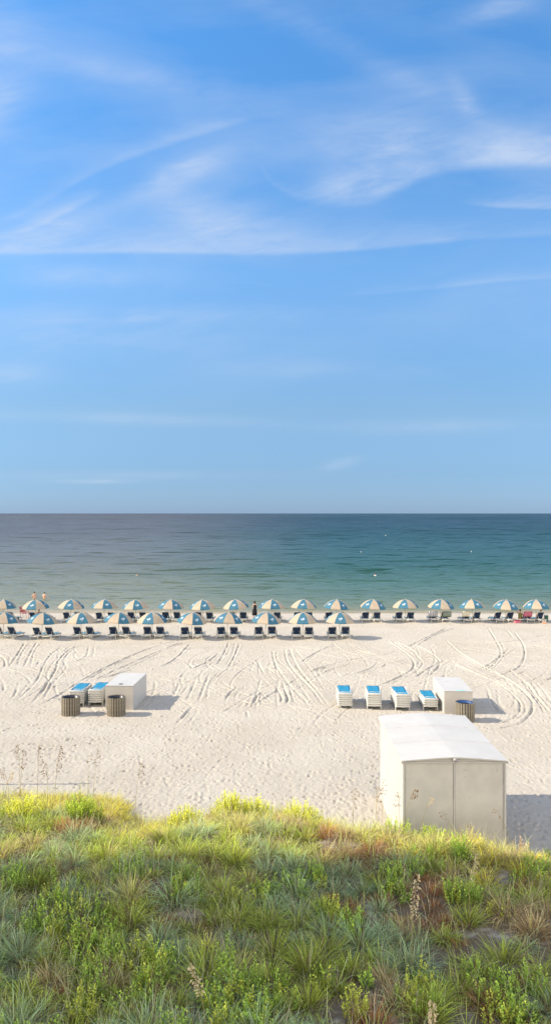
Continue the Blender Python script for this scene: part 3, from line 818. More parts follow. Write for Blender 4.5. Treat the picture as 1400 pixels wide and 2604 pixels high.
# pole px, centre panel is blue?, its offset in degrees seen from the camera
front = [(7.3, 0, 12), (106.6, 0, -2), (207.5, 1, 19), (299, 0, -14), (387.6, 1, -8), (485.6, 0, -15), (576, 0, 8), (673.3, 0, -15), (769.2, 1, -3), (862, 1, -2)]
back = [(8.5, 0, 12), (93, 1, -4), (179.4, 1, 3), (265.2, 0, -18), (346.5, 0, -24), (432.8, 0, -7), (516.8, 0, -28), (601.8, 1, -7), (689.6, 0, -28),
        (769.7, 1, -9), (851.6, 0, -8), (944.6, 0, 0), (1030.4, 1, -20), (1118.8, 0, 8), (1200, 0, -25), (1283, 0, -18), (1360.5, 0, -15)]
YF, YB = 60.75, 69.9
chair = lounger(True, M_TEAL, M_SLING_SHADE); chair_used = [False]
XR = 2.6
def pitch(row, Y, i, px, blue, off, dx, rowname, cidx):
    x = XY(px, Y); yy = Y + random.uniform(-.12, .12)
    o = umb if not umb_used[0] else copy_tree(umb)
    umb_used[0] = True
    # a blue panel spans 0..45 deg: bring its centre (22.5) or the tan one's (67.5) to face the camera (-90)
    face = 22.5 if blue else 67.5
    a = -90 + off * (1 if True else -1) - face
    o.location = (x, yy, gz(x, yy)); o.rotation_euler = (R(random.uniform(-4, 3)), R(random.uniform(-5, 3)), R(a))
    nm = ORD[i] if i < len(row) - 1 else 'rightmost'
    fx_ = {'front': 'nearer the camera', 'back': 'by the waterline'}[rowname]
    pos = f'{nm} blue and tan umbrella' + ('' if nm in ('leftmost', 'rightmost') else ' from the left') + f' in the row {fx_}'
    tag(o, pos, 'beach umbrella', 'blue and tan beach umbrellas')
    for s in (-1, 1):
        cx = x + s * dx + random.uniform(-.04, .04) + (0.0)
        cy = yy - .42 + random.uniform(-.08, .08)
        c = place_lounger(chair, chair_used, cx, cy, gz(cx, cy + .8) - .02, R(random.uniform(-2.5, 2.5) - 16.0 * (XR - x) / (XR + 22.0)), 
                          f'lounger {"left" if s < 0 else "right"} of the {nm} umbrella' + ('' if nm in ('leftmost', 'rightmost') else ' from the left') + f' {"in the nearer row" if rowname == "front" else "by the water"}',
                          'loungers under the umbrellas')
for i, (px, bl, off) in enumerate(front): pitch(front, YF, i, px, bl, off, .515, 'front', i)
for i, (px, bl, off) in enumerate(back): pitch(back, YB, i, px, bl, off, .53, 'back', i)

# ------------------------------------------------------------------ people
def person(name, loc, rz, label, joints, edges, radii, scale=1.0, skin=M_SKIN):
    me = bpy.data.meshes.new(name); bm = bmesh.new(); lay = bm.verts.layers.skin.verify()
    names = list(joints); vs = {k: bm.verts.new(Vector(joints[k]) * scale) for k in names}
    for a, c in edges: bm.edges.new((vs[a], vs[c]))
    for k in names:
        r = radii[k] * scale; vs[k][lay].radius = (r, r)
    vs['pelvis'][lay].use_root = True
    bm.to_mesh(me); bm.free(); me.materials.append(skin)
    o = bpy.data.objects.new(name, me); COL.objects.link(o)
    sk = o.modifiers.new('skin', 'SKIN'); sk.use_smooth_shade = True
    sb = o.modifiers.new('sub', 'SUBSURF'); sb.levels = 1; sb.render_levels = 1
    o.location = loc; o.rotation_euler = (0, 0, rz)
    tag(o, label, 'person')
    return o

def body(arms, legs, torso=None, head=None):
    """figure facing +Y, feet at z=0 when standing; arms/legs give joint positions"""
    J = {'pelvis': (0, 0, .95), 'waist': (0, .0, 1.08), 'chest': (0, .01, 1.28), 'neck': (0, 0, 1.47), 'chin': (0, .02, 1.54), 'skull': (0, .02, 1.64), 'crown': (0, .0, 1.72), 'nose': (0, .115, 1.61)}
    if torso: J.update(torso)
    if head: J.update(head)
    Rd = {'pelvis': .135, 'waist': .125, 'chest': .15, 'neck': .055, 'chin': .065, 'skull': .092, 'crown': .06, 'nose': .016}
    E = [('pelvis', 'waist'), ('waist', 'chest'), ('chest', 'neck'), ('neck', 'chin'), ('chin', 'skull'), ('skull', 'crown'), ('skull', 'nose')]
    for s, nm in ((-1, 'l'), (1, 'r')):
        A = arms[nm]; Lg = legs[nm]
        for k, p, r in zip(('shoulder', 'elbow', 'wrist', 'palm'), A, (.062, .045, .032, .035)):
            J[k + nm] = p; Rd[k + nm] = r
        for k, p, r in zip(('hip', 'knee', 'ankle', 'toe'), Lg, (.10, .065, .042, .035)):
            J[k + nm] = p; Rd[k + nm] = r
        E += [('chest', 'shoulder' + nm), ('shoulder' + nm, 'elbow' + nm), ('elbow' + nm, 'wrist' + nm), ('wrist' + nm, 'palm' + nm),
              ('pelvis', 'hip' + nm), ('hip' + nm, 'knee' + nm), ('knee' + nm, 'ankle' + nm), ('ankle' + nm, 'toe' + nm)]
        w, p = Vector(A[2]), Vector(A[3]); d = (p - w).normalized()
        sd = d.cross(Vector((0, 1, 0)));  sd = sd.normalized() if sd.length > .1 else Vector((1, 0, 0))
        for q, (o_, l) in enumerate(((-.03, .065), (-.011, .08), (.011, .075), (.03, .058))):
            k = f'finger{q}{nm}'; J[k] = p + sd * o_ + d * l; Rd[k] = .009; E.append(('palm' + nm, k))
        k = 'thumb' + nm; J[k] = w.lerp(p, .6) - sd * .055 + d * .02; Rd[k] = .011; E.append(('palm' + nm, k))
    return J, E, Rd

STAND = {'l': [(-.10, 0, .90), (-.11, .02, .50), (-.11, -.02, .08), (-.12, .13, .035)], 'r': [(.10, 0, .90), (.11, .02, .50), (.11, -.02, .08), (.12, .13, .035)]}
def hair(par, sk, r=.098, long=False, sc=1.0, m=M_HAIR):
    b = MB(); x, y, z = sk
    prof = [(0, .105), (.05, .098), (.085, .06), (.1, .0), (.097, -.05 if not long else -.12)]
    b.lathe([(a * sc, c * sc) for a, c in prof][::-1], 12, (x, y - .022, z + .015)); b.build('hair', m, par, True)
def shorts(par, m, z0=.62, z1=1.0, dress=None):
    b = MB()
    if dress:
        b.lathe(dress, 14, (0, 0, 0), sy=.75)
    else:
        b.lathe([(.19, z0 + .12), (.165, z1 - .03), (.155, z1)], 14, sy=.85)
        for s in (-1, 1): b.lathe([(.115, z0), (.112, z0 + .2), (.09, z0 + .26)], 12, (s * .10, .01, 0))
    b.build('dress' if dress else 'shorts', m, par, True)

# two men waist-deep
p = GP(88, 1523.5, SEA_Z)
J, E, Rd = body({'l': [(-.19, 0, 1.40), (-.30, .06, 1.16), (-.16, .22, 1.10), (-.10, .27, 1.12)], 'r': [(.19, 0, 1.40), (.24, .04, 1.14), (.12, .22, 1.06), (.06, .26, 1.08)]}, STAND)
o = person('person', (p.x, p.y, SEA_Z - .92), R(20), 'bare-chested man in dark shorts standing in the sea with arms folded', J, E, Rd, 1.06)
hair(o, (0, .02, 1.74)); shorts(o, M_BLACK)
p = GP(113, 1523.5, SEA_Z)
J, E, Rd = body({'l': [(-.19, 0, 1.40), (-.27, .05, 1.15), (-.22, .2, 1.0), (-.2, .26, .98)], 'r': [(.19, .0, 1.40), (.36, .05, 1.20), (.55, .10, 1.05), (.62, .12, 1.0)]},
                STAND, {'waist': (0, .02, 1.08), 'chest': (-.03, .05, 1.28), 'neck': (-.02, .08, 1.46)}, {'chin': (0, .12, 1.52), 'skull': (0, .12, 1.62), 'crown': (0, .1, 1.70), 'nose': (0, .215, 1.59)})
o = person('person', (p.x, p.y, SEA_Z - .95), R(-15), 'bare-chested man standing in the sea with one arm held out', J, E, Rd, 1.06)
hair(o, (0, .12, 1.72)); shorts(o, M_BLACK)
# woman in black
x = XY(647, 71.8)
J, E, Rd = body({'l': [(-.16, 0, 1.38), (-.22, .02, 1.12), (-.1, .2, 1.12), (-.05, .25, 1.16)], 'r': [(.16, 0, 1.38), (.22, .05, 1.14), (.1, .2, 1.3), (.06, .22, 1.37)]}, STAND)
for k in ('chest', 'waist', 'pelvis'): Rd[k] *= .88
o = person('person', (x, 71.8, gz(x, 71.8)), R(-10), 'woman in a long black dress standing between two umbrellas by the water', J, E, Rd, .97)
hair(o, (0, .02, 1.6), long=True)
shorts(o, M_BLACK, dress=[(.25, .36), (.25, .55), (.22, .85), (.165, 1.0), (.185, 1.18), (.18, 1.30), (.10, 1.36)])
b = MB(); b.tube([(-.12 + .05 * math.cos(a), -.175, 1.12 + .1 * math.sin(a)) for a in [i * .5 for i in range(13)]], .018, 5); b.build('dress_print', M_CREAM, o)

SEATED = {'l': [(-.10, .02, .92), (-.13, .45, 1.10), (-.13, .75, .80), (-.13, .88, .83)], 'r': [(.10, .02, .92), (.12, .46, .98), (.12, .85, .84), (.12, .93, .93)]}
def seated(px, Y, dz, rz, label, m, skinm=M_SKIN, hairm=M_HAIR, arm_up=False, lean=0.0):
    x = XY(px, Y)
    tor = {'waist': (0, -.02 - lean * .3, 1.08), 'chest': (0, -.05 - lean * .7, 1.26), 'neck': (0, -.06 - lean, 1.45)}
    hd = {'chin': (0, -.04 - lean, 1.52), 'skull': (0, -.04 - lean, 1.62), 'crown': (0, -.06 - lean, 1.70), 'nose': (0, .055 - lean, 1.59)}
    yl = -.05 - lean * .8
    arms = {'l': [(-.18, yl, 1.38), (-.27, .05, 1.15), (-.2, .28, 1.12), (-.18, .35, 1.13)], 'r': [(.18, yl, 1.38), (.26, .02, 1.16), (.2, .24, 1.1), (.18, .32, 1.1)]}
    if arm_up: arms['l'] = [(-.18, yl, 1.40), (-.34, .0, 1.52), (-.22, .04, 1.72), (-.17, .05, 1.76)]
    J, E, Rd = body(arms, SEATED, tor, hd)
    o = person('person', (x, Y, dz - .80 + gz(x, Y)), rz, label, J, E, Rd, 1.0, skinm)
    hair(o, (0, -.04 - lean, 1.62), m=hairm)
    b = MB(); b.lathe([(.17, .93), (.155, 1.05), (.18, 1.2), (.175, 1.34), (.08, 1.42)], 14, (0, -.03 - lean * .4, 0), sy=.8); b.build('shirt', m, o, True)
    return o
seated(100, 70.6, .22, R(10), 'person in a red top sitting on a lounger under the second umbrella by the water', M_RED)
seated(1321, 70.4, .18, R(-25), 'person in an olive top raising an arm beside the pink towels on the sand', M_OLIVE, arm_up=True)
seated(1372, 70.5, .24, R(5), 'person in a cream top sitting in the rightmost lounger by the water', M_CREAM, lean=.1)

def towel(px, Y, m, label, w=.66, side=0, name='beach_towel'):
    x = XY(px, Y); b = MB(); n = 8
    g = gz(x, Y)
    pr = [(.62, .40), (.50, .62), (.38, .86), (.33, .97), (.27, .98), (.25, .88), (.30, .62), (.33, .50)]
    vs = []
    for j, (yy, zz) in enumerate(pr):
        for k in range(n + 1):
            u = -1 + 2 * k / n
            vs.append((u * w / 2, yy - .02 * math.sin(k * 2.1), zz + .012 * math.cos(k * 1.7 + j)))
    b.add(vs, [(j * (n + 1) + k, j * (n + 1) + k + 1, (j + 1) * (n + 1) + k + 1, (j + 1) * (n + 1) + k) for j in range(len(pr) - 1) for k in range(n)])
    o = b.build(name, m, None, True); s = o.modifiers.new('thick', 'SOLIDIFY'); s.thickness = .015
    o.location = (x, Y - .42, g)
    tag(o, label, 'towel'); return o
def stripe_mat():
    m, nt, b = new_mat('zigzag_towel')
    tc = nt.nodes.new('ShaderNodeTexCoord'); w = nt.nodes.new('ShaderNodeTexWave'); w.inputs['Scale'].default_value = 2.2; w.inputs['Distortion'].default_value = 3.0; w.inputs['Detail Scale'].default_value = 1.5
    nt.links.new(tc.outputs['Object'], w.inputs[0])
    nt.links.new(mixc(nt, NX(nt, w.outputs['Fac']).sm(.4, .6), (.03, .035, .07), (.62, .6, .6)), b.inputs['Base Color']); b.inputs['Roughness'].default_value = .85
    return m
towel(1100, YB, stripe_mat(), 'black and white patterned towel draped over a raised lounger', .82)
towel(1135, YB, M_GREYG, 'grey-green towel draped over the lounger beside the patterned one', .78)
towel(1340, YB, M_PINK, 'pink and black towel draped over a raised lounger near the right edge', .76)
towel(1183, YB, M_CREAM, 'cream towel over the top of a raised lounger', .62)

# red folding chair, left
def red_chair(px, Y):
    x = XY(px, Y); t = empty('folding_chair', (x, Y, gz(x, Y)), R(-12))
    tag(t, 'red slatted folding chair on the sand between two umbrellas', 'chair')
    b = MB()
    for k in range(4): b.box((0, -.02 - .03 * k, .62 + .15 * k), (.56, .02, .10))
    b.build('backrest', M_RED, t)
    b = MB()
    for k in range(4): b.box((0, .08 + .12 * k, .45), (.56, .09, .02))
    b.build('seat', M_RED, t)
    for s in (-1, 1):
        b = MB(); b.box((s * .31, .25, .64), (.06, .56, .03)); b.build('armrest', M_RED, t)
        b = MB(); b.tube([(s * .29, -.14, 1.12), (s * .29, .0, .42), (s * .29, .1, 0)], .02, 5); b.build('leg', M_RED, t)
        b = MB(); b.tube([(s * .29, .5, .63), (s * .29, .45, 0)], .02, 5); b.build('leg', M_RED, t)
red_chair(59.5, 72.3)
# bags, coolers and small things
def cooler(px, Y, m, label, d=(.45, .3, .35), lid=M_RESIN, cat='cooler', name='cooler', rz=0.):
    x = XY(px, Y); t = empty(name, (x, Y, gz(x, Y) - .01), rz); tag(t, label, cat)
    b = MB(); b.box((0, 0, d[2] / 2), d); b.build('body', m, t, bevel=.02)
    b = MB(); b.box((0, 0, d[2] + .02), (d[0] + .03, d[1] + .03, .05)); b.build('lid', lid, t, bevel=.012)
    b = MB(); b.tube([(-d[0] / 2 - .01, 0, d[2] * .7), (-d[0] / 2, 0, d[2] + .16), (d[0] / 2, 0, d[2] + .16), (d[0] / 2 + .01, 0, d[2] * .7)], .012, 5); b.build('handle', lid, t)
    return t
cooler(1387, 70.4, M_GREEN, 'dark green bin standing on the sand at the right edge', (.30, .30, .50), M_GREEN, 'bin', 'beach_bin')
cooler(1313.5, 69.3, M_PINK, 'pink cooler bag on the sand beside the person in olive', (.55, .3, .22), M_RED, 'cooler bag', 'cooler_bag', .3)
cooler(1382, 68.9, paint('orange_bag', (.65, .16, .07), .7), 'small orange bag on the sand in the shade of the rightmost umbrella', (.3, .2, .14), M_CREAM, 'bag', 'beach_bag', -.3)
cooler(44.5, 70.0, M_BLACK, 'black bag standing on the sand right of the leftmost umbrella', (.28, .25, .35), M_BLACK, 'bag', 'beach_bag', .2)

# swimmers far out, buoys
def swimmer(px, py, label, m, s=1.0):
    p = GP(px, py, SEA_Z)
    J, E, Rd = body({'l': [(-.19, 0, 1.40), (-.36, .1, 1.30), (-.5, .25, 1.27), (-.56, .3, 1.27)], 'r': [(.19, 0, 1.40), (.36, .1, 1.30), (.5, .25, 1.27), (.56, .3, 1.27)]}, STAND)
    o = person('person', (p.x, p.y, SEA_Z - 1.40 * s), R(random.uniform(-30, 30)), label, J, E, Rd, s)
    hair(o, (0, .02, 1.64), m=m); return o
swimmer(348, 1463, 'dark-haired swimmer alone in the sea left of centre, head and shoulders showing', M_HAIR, 1.0)
swimmer(953, 1463, 'swimmer with dark hair in the sea right of centre, in a white top', M_HAIR, 1.0)
p = GP(953, 1464, SEA_Z)
b = MB(); b.lathe([(.12, -.03), (.2, -.05), (.25, .01), (.22, .07), (.16, .08), (.12, .03)], 14, (p.x, p.y - .1, SEA_Z)); o = b.build('swim_ring', M_RESIN, None, True)
tag(o, 'white inflatable swim ring floating round the swimmer right of centre', 'swim ring')
def buoy(px, py, label, r=.32):
    p = GP(px, py, SEA_Z); t = empty('buoy', (p.x, p.y, SEA_Z)); tag(t, label, 'buoy', 'white swim-zone buoys')
    b = MB(); b.lathe([(r * math.sin(a), -r * math.cos(a) + r * .4) for a in [math.pi * k / 8 for k in range(9)]], 12); b.build('float', M_RESIN, t, True)
    b = MB(); b.lathe([(r * .35, r * 1.3), (r * .3, r * 2.2), (.0, r * 2.3)], 8); b.build('top_mark', M_RESIN, t)
buoy(979.5, 1362, 'white buoy farthest out of the three', .2)
buoy(917, 1404.5, 'white buoy nearer shore, left of its partner', .13)
buoy(1197, 1403.5, 'white buoy near the right side of the sea', .13)

# post just beyond the left frame edge whose shadow lies on the sand
px_, py_ = -10.75, 28.0
b = MB(); b.tube([(0, 0, -.2), (0, 0, 2.62)], .05, 10); b.lathe([(.042, 2.6), (.042, 2.65), (0, 2.67)], 10)
o = b.build('wooden_post', M_WOOD, None); o.location = (px_, py_, gz(px_, py_)); tag(o, 'wooden post standing in the sand at the far left of the dune', 'post')

# neighbouring building, left of the frame, shading the dune
def building():
    X0, X1, Y0, Y1, Hh = -44, -22, 3, 18.25, 27
    t = empty('apartment_building', ((X0 + X1) / 2, (Y0 + Y1) / 2, 0)); tag(t, 'tall pale apartment block beside the dune whose shadow covers the grass', 'building')
    w, l = X1 - X0, Y1 - Y0
    b = MB(); b.box((0, 0, Hh / 2), (w, l, Hh)); b.build('wall', M_STUCCO, t)
    b = MB(); b.box((0, 0, Hh + .2), (w + .3, l + .3, .4)); b.build('roof', M_WHITE, t)
    for f in range(8):
        z = 1.8 + f * 3.1
        for k in range(3):
            y = -l / 2 + 3.0 + k * 5.0
            b = MB(); b.box((w / 2 + .02, y, z), (.04, 2.4, 1.9)); wd = b.build('window', M_GLASS, t)
            b = MB(); b.box((w / 2 + .05, y, z - .99), (.1, 2.6, .08)); b.build('sill', M_WHITE, wd)
building()

# ------------------------------------------------------------------ dune vegetation
def blades(base, az, L, th0, bend, wid, col_lo, col_hi):
    """curved tapering grass blades; returns verts, quads, tris, colours"""
    N = len(base)
    ts = np.array([0, .36, .72, 1.0])
    c = np.zeros((N, 4, 3)); c[:, 0] = base
    hx, hy = np.cos(az), np.sin(az)
    for k in range(1, 4):
        dt = (ts[k] - ts[k - 1]) * L; a = th0 + bend * (ts[k] + ts[k - 1]) / 2 * (0.6 + 0.4 * ts[k])
        c[:, k, 0] = c[:, k - 1, 0] + dt * np.sin(a) * hx
        c[:, k, 1] = c[:, k - 1, 1] + dt * np.sin(a) * hy
        c[:, k, 2] = c[:, k - 1, 2] + dt * np.cos(a)
    pa = az + np.pi / 2 + rng.normal(0, .5, N)
    sx, sy = np.cos(pa), np.sin(pa)
    V = np.zeros((N, 7, 3)); C = np.zeros((N, 7, 3))
    for k, wf in enumerate((.8, 1.0, .6)):
        for s, q in ((-1, 0), (1, 1)):
            V[:, k * 2 + q] = c[:, k]
            V[:, k * 2 + q, 0] += s * sx * wid * wf / 2; V[:, k * 2 + q, 1] += s * sy * wid * wf / 2
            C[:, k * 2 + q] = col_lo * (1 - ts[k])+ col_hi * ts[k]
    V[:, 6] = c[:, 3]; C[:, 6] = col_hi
    o = (np.arange(N) * 7)[:, None]
    Q = np.concatenate([o + np.array([0, 1, 3, 2]), o + np.array([2, 3, 5, 4])], 0)
    T = o + np.array([4, 5, 6])
    return V.reshape(-1, 3), Q, T, C.reshape(-1, 3)

def in_view(x, y, m=1.6): return np.abs(x) < 0.363 * y + m
BARE = [(1070, 2262, .30), (1050, 2320, .28), (880, 2398, .26), (1235, 2365, .34), (1290, 2395, .36), (1240, 2445, .32), (815, 2478, .25), (1195, 2600, .3),
        (905, 2240, .22), (1395, 2450, .35), (420, 2265, .35), (1110, 2435, .2), (640, 2400, .22), (500, 2598, .22), (860, 2560, .25)]
BP = [(GP(a, b_, 1.25).x, GP(a, b_, 1.25).y, r) for a, b_, r in BARE]
def bare(x, y):
    m = np.ones_like(x)
    for bx, by, r in BP: m *= 1 - np.exp(-(((x - bx) / (r * 1.0)) ** 2 + ((y - by) / (r * 1.15)) ** 2))
    return m

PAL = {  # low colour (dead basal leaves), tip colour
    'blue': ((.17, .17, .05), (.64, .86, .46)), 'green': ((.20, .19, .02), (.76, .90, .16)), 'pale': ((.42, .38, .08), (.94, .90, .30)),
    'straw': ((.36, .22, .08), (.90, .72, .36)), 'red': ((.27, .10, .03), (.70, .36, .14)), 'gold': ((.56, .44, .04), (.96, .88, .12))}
# individual shrubs on the sunlit crest
shr = [(215, 2125, .50, .62, 'g', 'green and gold bushy shrub among pale grass on the sunlit left crest'), (470, 2090, .48, .62, 'y', 'yellow-green upright shrub at the left end of the central crest'),
       (590, 2088, .55, .68, 'y', 'broad yellow-green shrub in the middle of the sunlit crest'), (770, 2110, .5, .60, 'y', 'yellow-green shrub on the crest left of the shed'),
       (1000, 2160, .5, .75, 'g', 'green bushy shrub at the foot of the left corner of the shed'), (1095, 2165, .55, .62, 'g', 'low green and yellow shrub in front of the shed panels'),
       (1215, 2168, .45, .55, 'y', 'golden shrub in front of the right corner of the shed'), (60, 2140, .5, .55, 'y', 'golden-green shrub at the far left of the sunlit crest'),
       (655, 2085, .4, .6, 'y', 'small bright yellow-green shrub right of the broad central one'),
       (1312, 2172, .34, .62, 't', 'dry tan feathery plant in front of the shadow right of the shed'), (1402, 2150, .16, .40, 'd', 'small dark green bush cut by the right frame edge')]
SHRUB_AT = [(GP(a, b_, .55).x, GP(a, b_, .55).y, r_) for a, b_, r_, h_, k_, l_ in shr]
def tussocks():
    # big fountain-shaped tussocks, spaced apart
    rad = []; pts = []
    for _ in range(34000):
        y = 9.6 + 17.3 * rng.random(); x = (rng.random() * 2 - 1) * 13.5
        if abs(x) > .363 * y + 4.2: continue
        e = float(edge(x)) - y
        if e < .05 + .5 * rng.random(): continue
        s = rng.uniform(.55, 1.25) * (.85 if e < 1.2 else 1)
        d0 = .30 * s + .06
        ok = True
        for (px_, py_), r_ in zip(pts, rad):
            if abs(py_ - y) < .9 and (px_ - x) ** 2 + ((py_ - y) * .9) ** 2 < (d0 + r_) ** 2 * .62: ok = False; break
        if not ok: continue
        if any((sx - x) ** 2 + (sy - y) ** 2 < (sr * .75) ** 2 for sx, sy, sr in SHRUB_AT): continue
        pts.append((x, y)); rad.append(d0)
    big = np.array(pts); nb = len(big); rad = np.array(rad)
    size = (rad - .06) / .30
    kb = bare(big[:, 0], big[:, 1]) > .55
    big, size = big[kb], size[kb]
    # small tufts filling some of the gaps
    ns = 5000
    y = 9.6 + 17.3 * rng.random(ns * 2); x = (rng.random(ns * 2) * 2 - 1) * 13.5
    dn = fbm(x * .9, y * .9, 33, 3)
    ok = in_view(x, y, 4.0) & (y < edge(x) + .25 - .8 * rng.random(len(x)) ** 2) & (rng.random(len(x)) < bare(x, y) ** 2 * np.clip(.25 + 1.6 * (dn - .3), .08, 1))
    x, y = x[ok][:ns], y[ok][:ns]
    X = np.concatenate([big[:, 0], x]); Y = np.concatenate([big[:, 1], y]); S = np.concatenate([size, .28 + .25 * rng.random(len(x))])
    isbig = np.arange(len(X)) < len(big)
    sp = fbm(X * .55 + 40, Y * .55, 44, 3)
    x, y = X, Y
    Vs, Qs, Ts, Cs = [], [], [], []; off = 0
    for i in range(len(X)):
        r_ = rng.random(); s = S[i]; e = float(edge(X[i])) - Y[i]
        if sp[i] > .54: kind = 'blue' if r_ < .55 else ('green' if r_ < .9 else 'pale')
        elif sp[i] < .43: kind = 'red' if r_ < .38 else ('straw' if r_ < .5 else 'green')
        else: kind = 'green' if r_ < .55 else ('blue' if r_ < .75 else 'pale')
        if X[i] > 1.2 and r_ > .62: kind = 'red' if r_ < .85 else 'straw'
        if not isbig[i] and r_ < .45: kind = 'red' if r_ < .3 else 'straw'
        if e < 4.3 and r_ < .95: kind = 'pale' if r_ < .45 else ('gold' if r_ < .85 else 'straw')  # crest tussocks coloured paler and brighter, painting in stronger sunlight
        n = int(rng.uniform(200, 300) * s) if isbig[i] else int(rng.uniform(26, 50))
        rr = (.20 * s if isbig[i] else .10) * np.sqrt(rng.random(n)); aa = rng.random(n) * 2 * np.pi
        bx, by = X[i] + rr * np.cos(aa), Y[i] + rr * np.sin(aa)
        L = s * (.34 + .36 * rng.random(n)) * (.75 if kind == 'red' else 1.0) * rng.uniform(.85, 1.15)
        th0 = .04 + rr / (.20 * s + .02) * .75 + .25 * rng.random(n); bend = (.3 + 1.8 * rng.random(n)) * (.5 if kind == 'red' else 1) * rng.uniform(.6, 1.2)
        az = aa + rng.normal(0, .75, n)
        lo, hi = (np.array(c) for c in PAL[kind])
        tone = (rng.uniform(.78, 1.32) if e > 4.3 else rng.uniform(.95, 1.3)) * (.5 + .8 * rng.random((n, 1)))
        dry = (rng.random((n, 1)) < (.12 if kind in ('blue', 'green') else .25)).astype(float)
        lo_ = lo * tone * (1 - dry) + dry * np.array((.22, .13, .07)); hi_ = hi * tone * (1 - dry) + dry * np.array((.62, .48, .30)) * (.6 + .6 * rng.random((n, 1)))
        base = np.stack([bx, by, ground(bx, by) - .02], -1)
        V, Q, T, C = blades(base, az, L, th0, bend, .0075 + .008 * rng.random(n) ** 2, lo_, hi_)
        Vs.append(V); Qs.append(Q + off); Ts.append(T + off); Cs.append(C); off += len(V)
    # long pale arching blades and thin dry stalks standing out of the tussocks
    for (n, lo_, hi_, l0, l1, bd, wd) in ((4500, (.42, .44, .14), (.88, .92, .46), .45, .85, 1.9, .010), (4200, (.46, .34, .18), (.86, .76, .56), .35, .80, .35, .008), (3000, (.26, .36, .05), (.66, .78, .16), .4, .7, 1.2, .013)):
        k = rng.integers(0, len(x), n); bx = x[k] + rng.normal(0, .09, n); by = y[k] + rng.normal(0, .09, n)
        base = np.stack([bx, by, ground(bx, by) - .02], -1); tn = .6 + .55 * rng.random((n, 1))
        V, Q, T, C = blades(base, rng.random(n) * 6.28, l0 + (l1 - l0) * rng.random(n), .05 + .35 * rng.random(n), bd * (.3 + rng.random(n)), wd * (.7 + .6 * rng.random(n)), np.array(lo_) * tn, np.array(hi_) * tn)
        Vs.append(V); Qs.append(Q + off); Ts.append(T + off); Cs.append(C); off += len(V)
    # flat dead litter
    n = 26000
    y = 10.2 + 15.5 * rng.random(n); x = (rng.random(n) * 2 - 1) * 10.5
    ok = in_view(x, y) & (y < edge(x) - .3); x, y = x[ok], y[ok]; n = len(x)
    base = np.stack([x, y, ground(x, y) + .012], -1)
    tn = .5 + .8 * rng.random((n, 1))
    V, Q, T, C = blades(base, rng.random(n) * 6.28, .08 + .2 * rng.random(n), 1.35 + 0 * x, .25 + 0 * x, .009 + 0 * x, np.array((.22, .15, .09)) * tn, np.array((.34, .26, .17)) * tn)
    Vs.append(V); Qs.append(Q + off); Ts.append(T + off); Cs.append(C); off += len(V)
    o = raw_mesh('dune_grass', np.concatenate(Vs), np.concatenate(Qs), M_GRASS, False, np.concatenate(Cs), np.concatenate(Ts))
    tag(o, 'green, straw and red-brown tussocks of grass covering the dune', 'grass', kind='stuff')
tussocks()

def shoots(cx, cy, rad, n, h, lo, hi, leaf=.035, stemcol=(.12, .10, .05)):
    """upright leafy shoots filling a round clump"""
    V, Q, C = [], [], []
    rr = rad * np.sqrt(rng.random(n)); aa = rng.random(n) * 6.283
    for i in range(n):
        x0, y0 = cx + rr[i] * math.cos(aa[i]), cy + rr[i] * math.sin(aa[i])
        z0 = float(gz(x0, y0)) - .02
        hh = h * (1 - .55 * (rr[i] / rad) ** 2) * rng.uniform(.75, 1.15)
        lx, ly = rr[i] / rad * .35 * math.cos(aa[i]) + rng.normal(0, .06), rr[i] / rad * .35 * math.sin(aa[i]) + rng.normal(0, .06)
        k0 = len(V) * 4
        m = int(hh / .021)
        w = .004
        tx, ty = x0 + lx * hh, y0 + ly * hh
        V.append([(x0 - w, y0, z0), (x0 + w, y0, z0), (tx + w * .4, ty, z0 + hh), (tx - w * .4, ty, z0 + hh)]); C.append([stemcol] * 4)
        tn = rng.uniform(.75, 1.25)
        t = .18 + .82 * np.linspace(0, 1, m)
        for q in t:
            a = rng.random() * 6.283; l = leaf * rng.uniform(.7, 1.3) * (1.15 - .5 * q); up = rng.uniform(.25, .95)
            d = np.array((math.cos(a), math.sin(a), up)); d /= np.linalg.norm(d); s = np.array((-math.sin(a), math.cos(a), 0)) * l * .30
            p = np.array((x0 + lx * hh * q, y0 + ly * hh * q, z0 + hh * q))
            V.append([p, p + d * l * .5 - s, p + d * l, p + d * l * .5 + s])
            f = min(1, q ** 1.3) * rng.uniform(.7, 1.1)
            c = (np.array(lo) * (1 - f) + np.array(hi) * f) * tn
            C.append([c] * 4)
    V = np.array(V).reshape(-1, 3); C = np.array(C).reshape(-1, 3)
    return V, C
def quads(n): return np.arange(n).reshape(-1, 4)

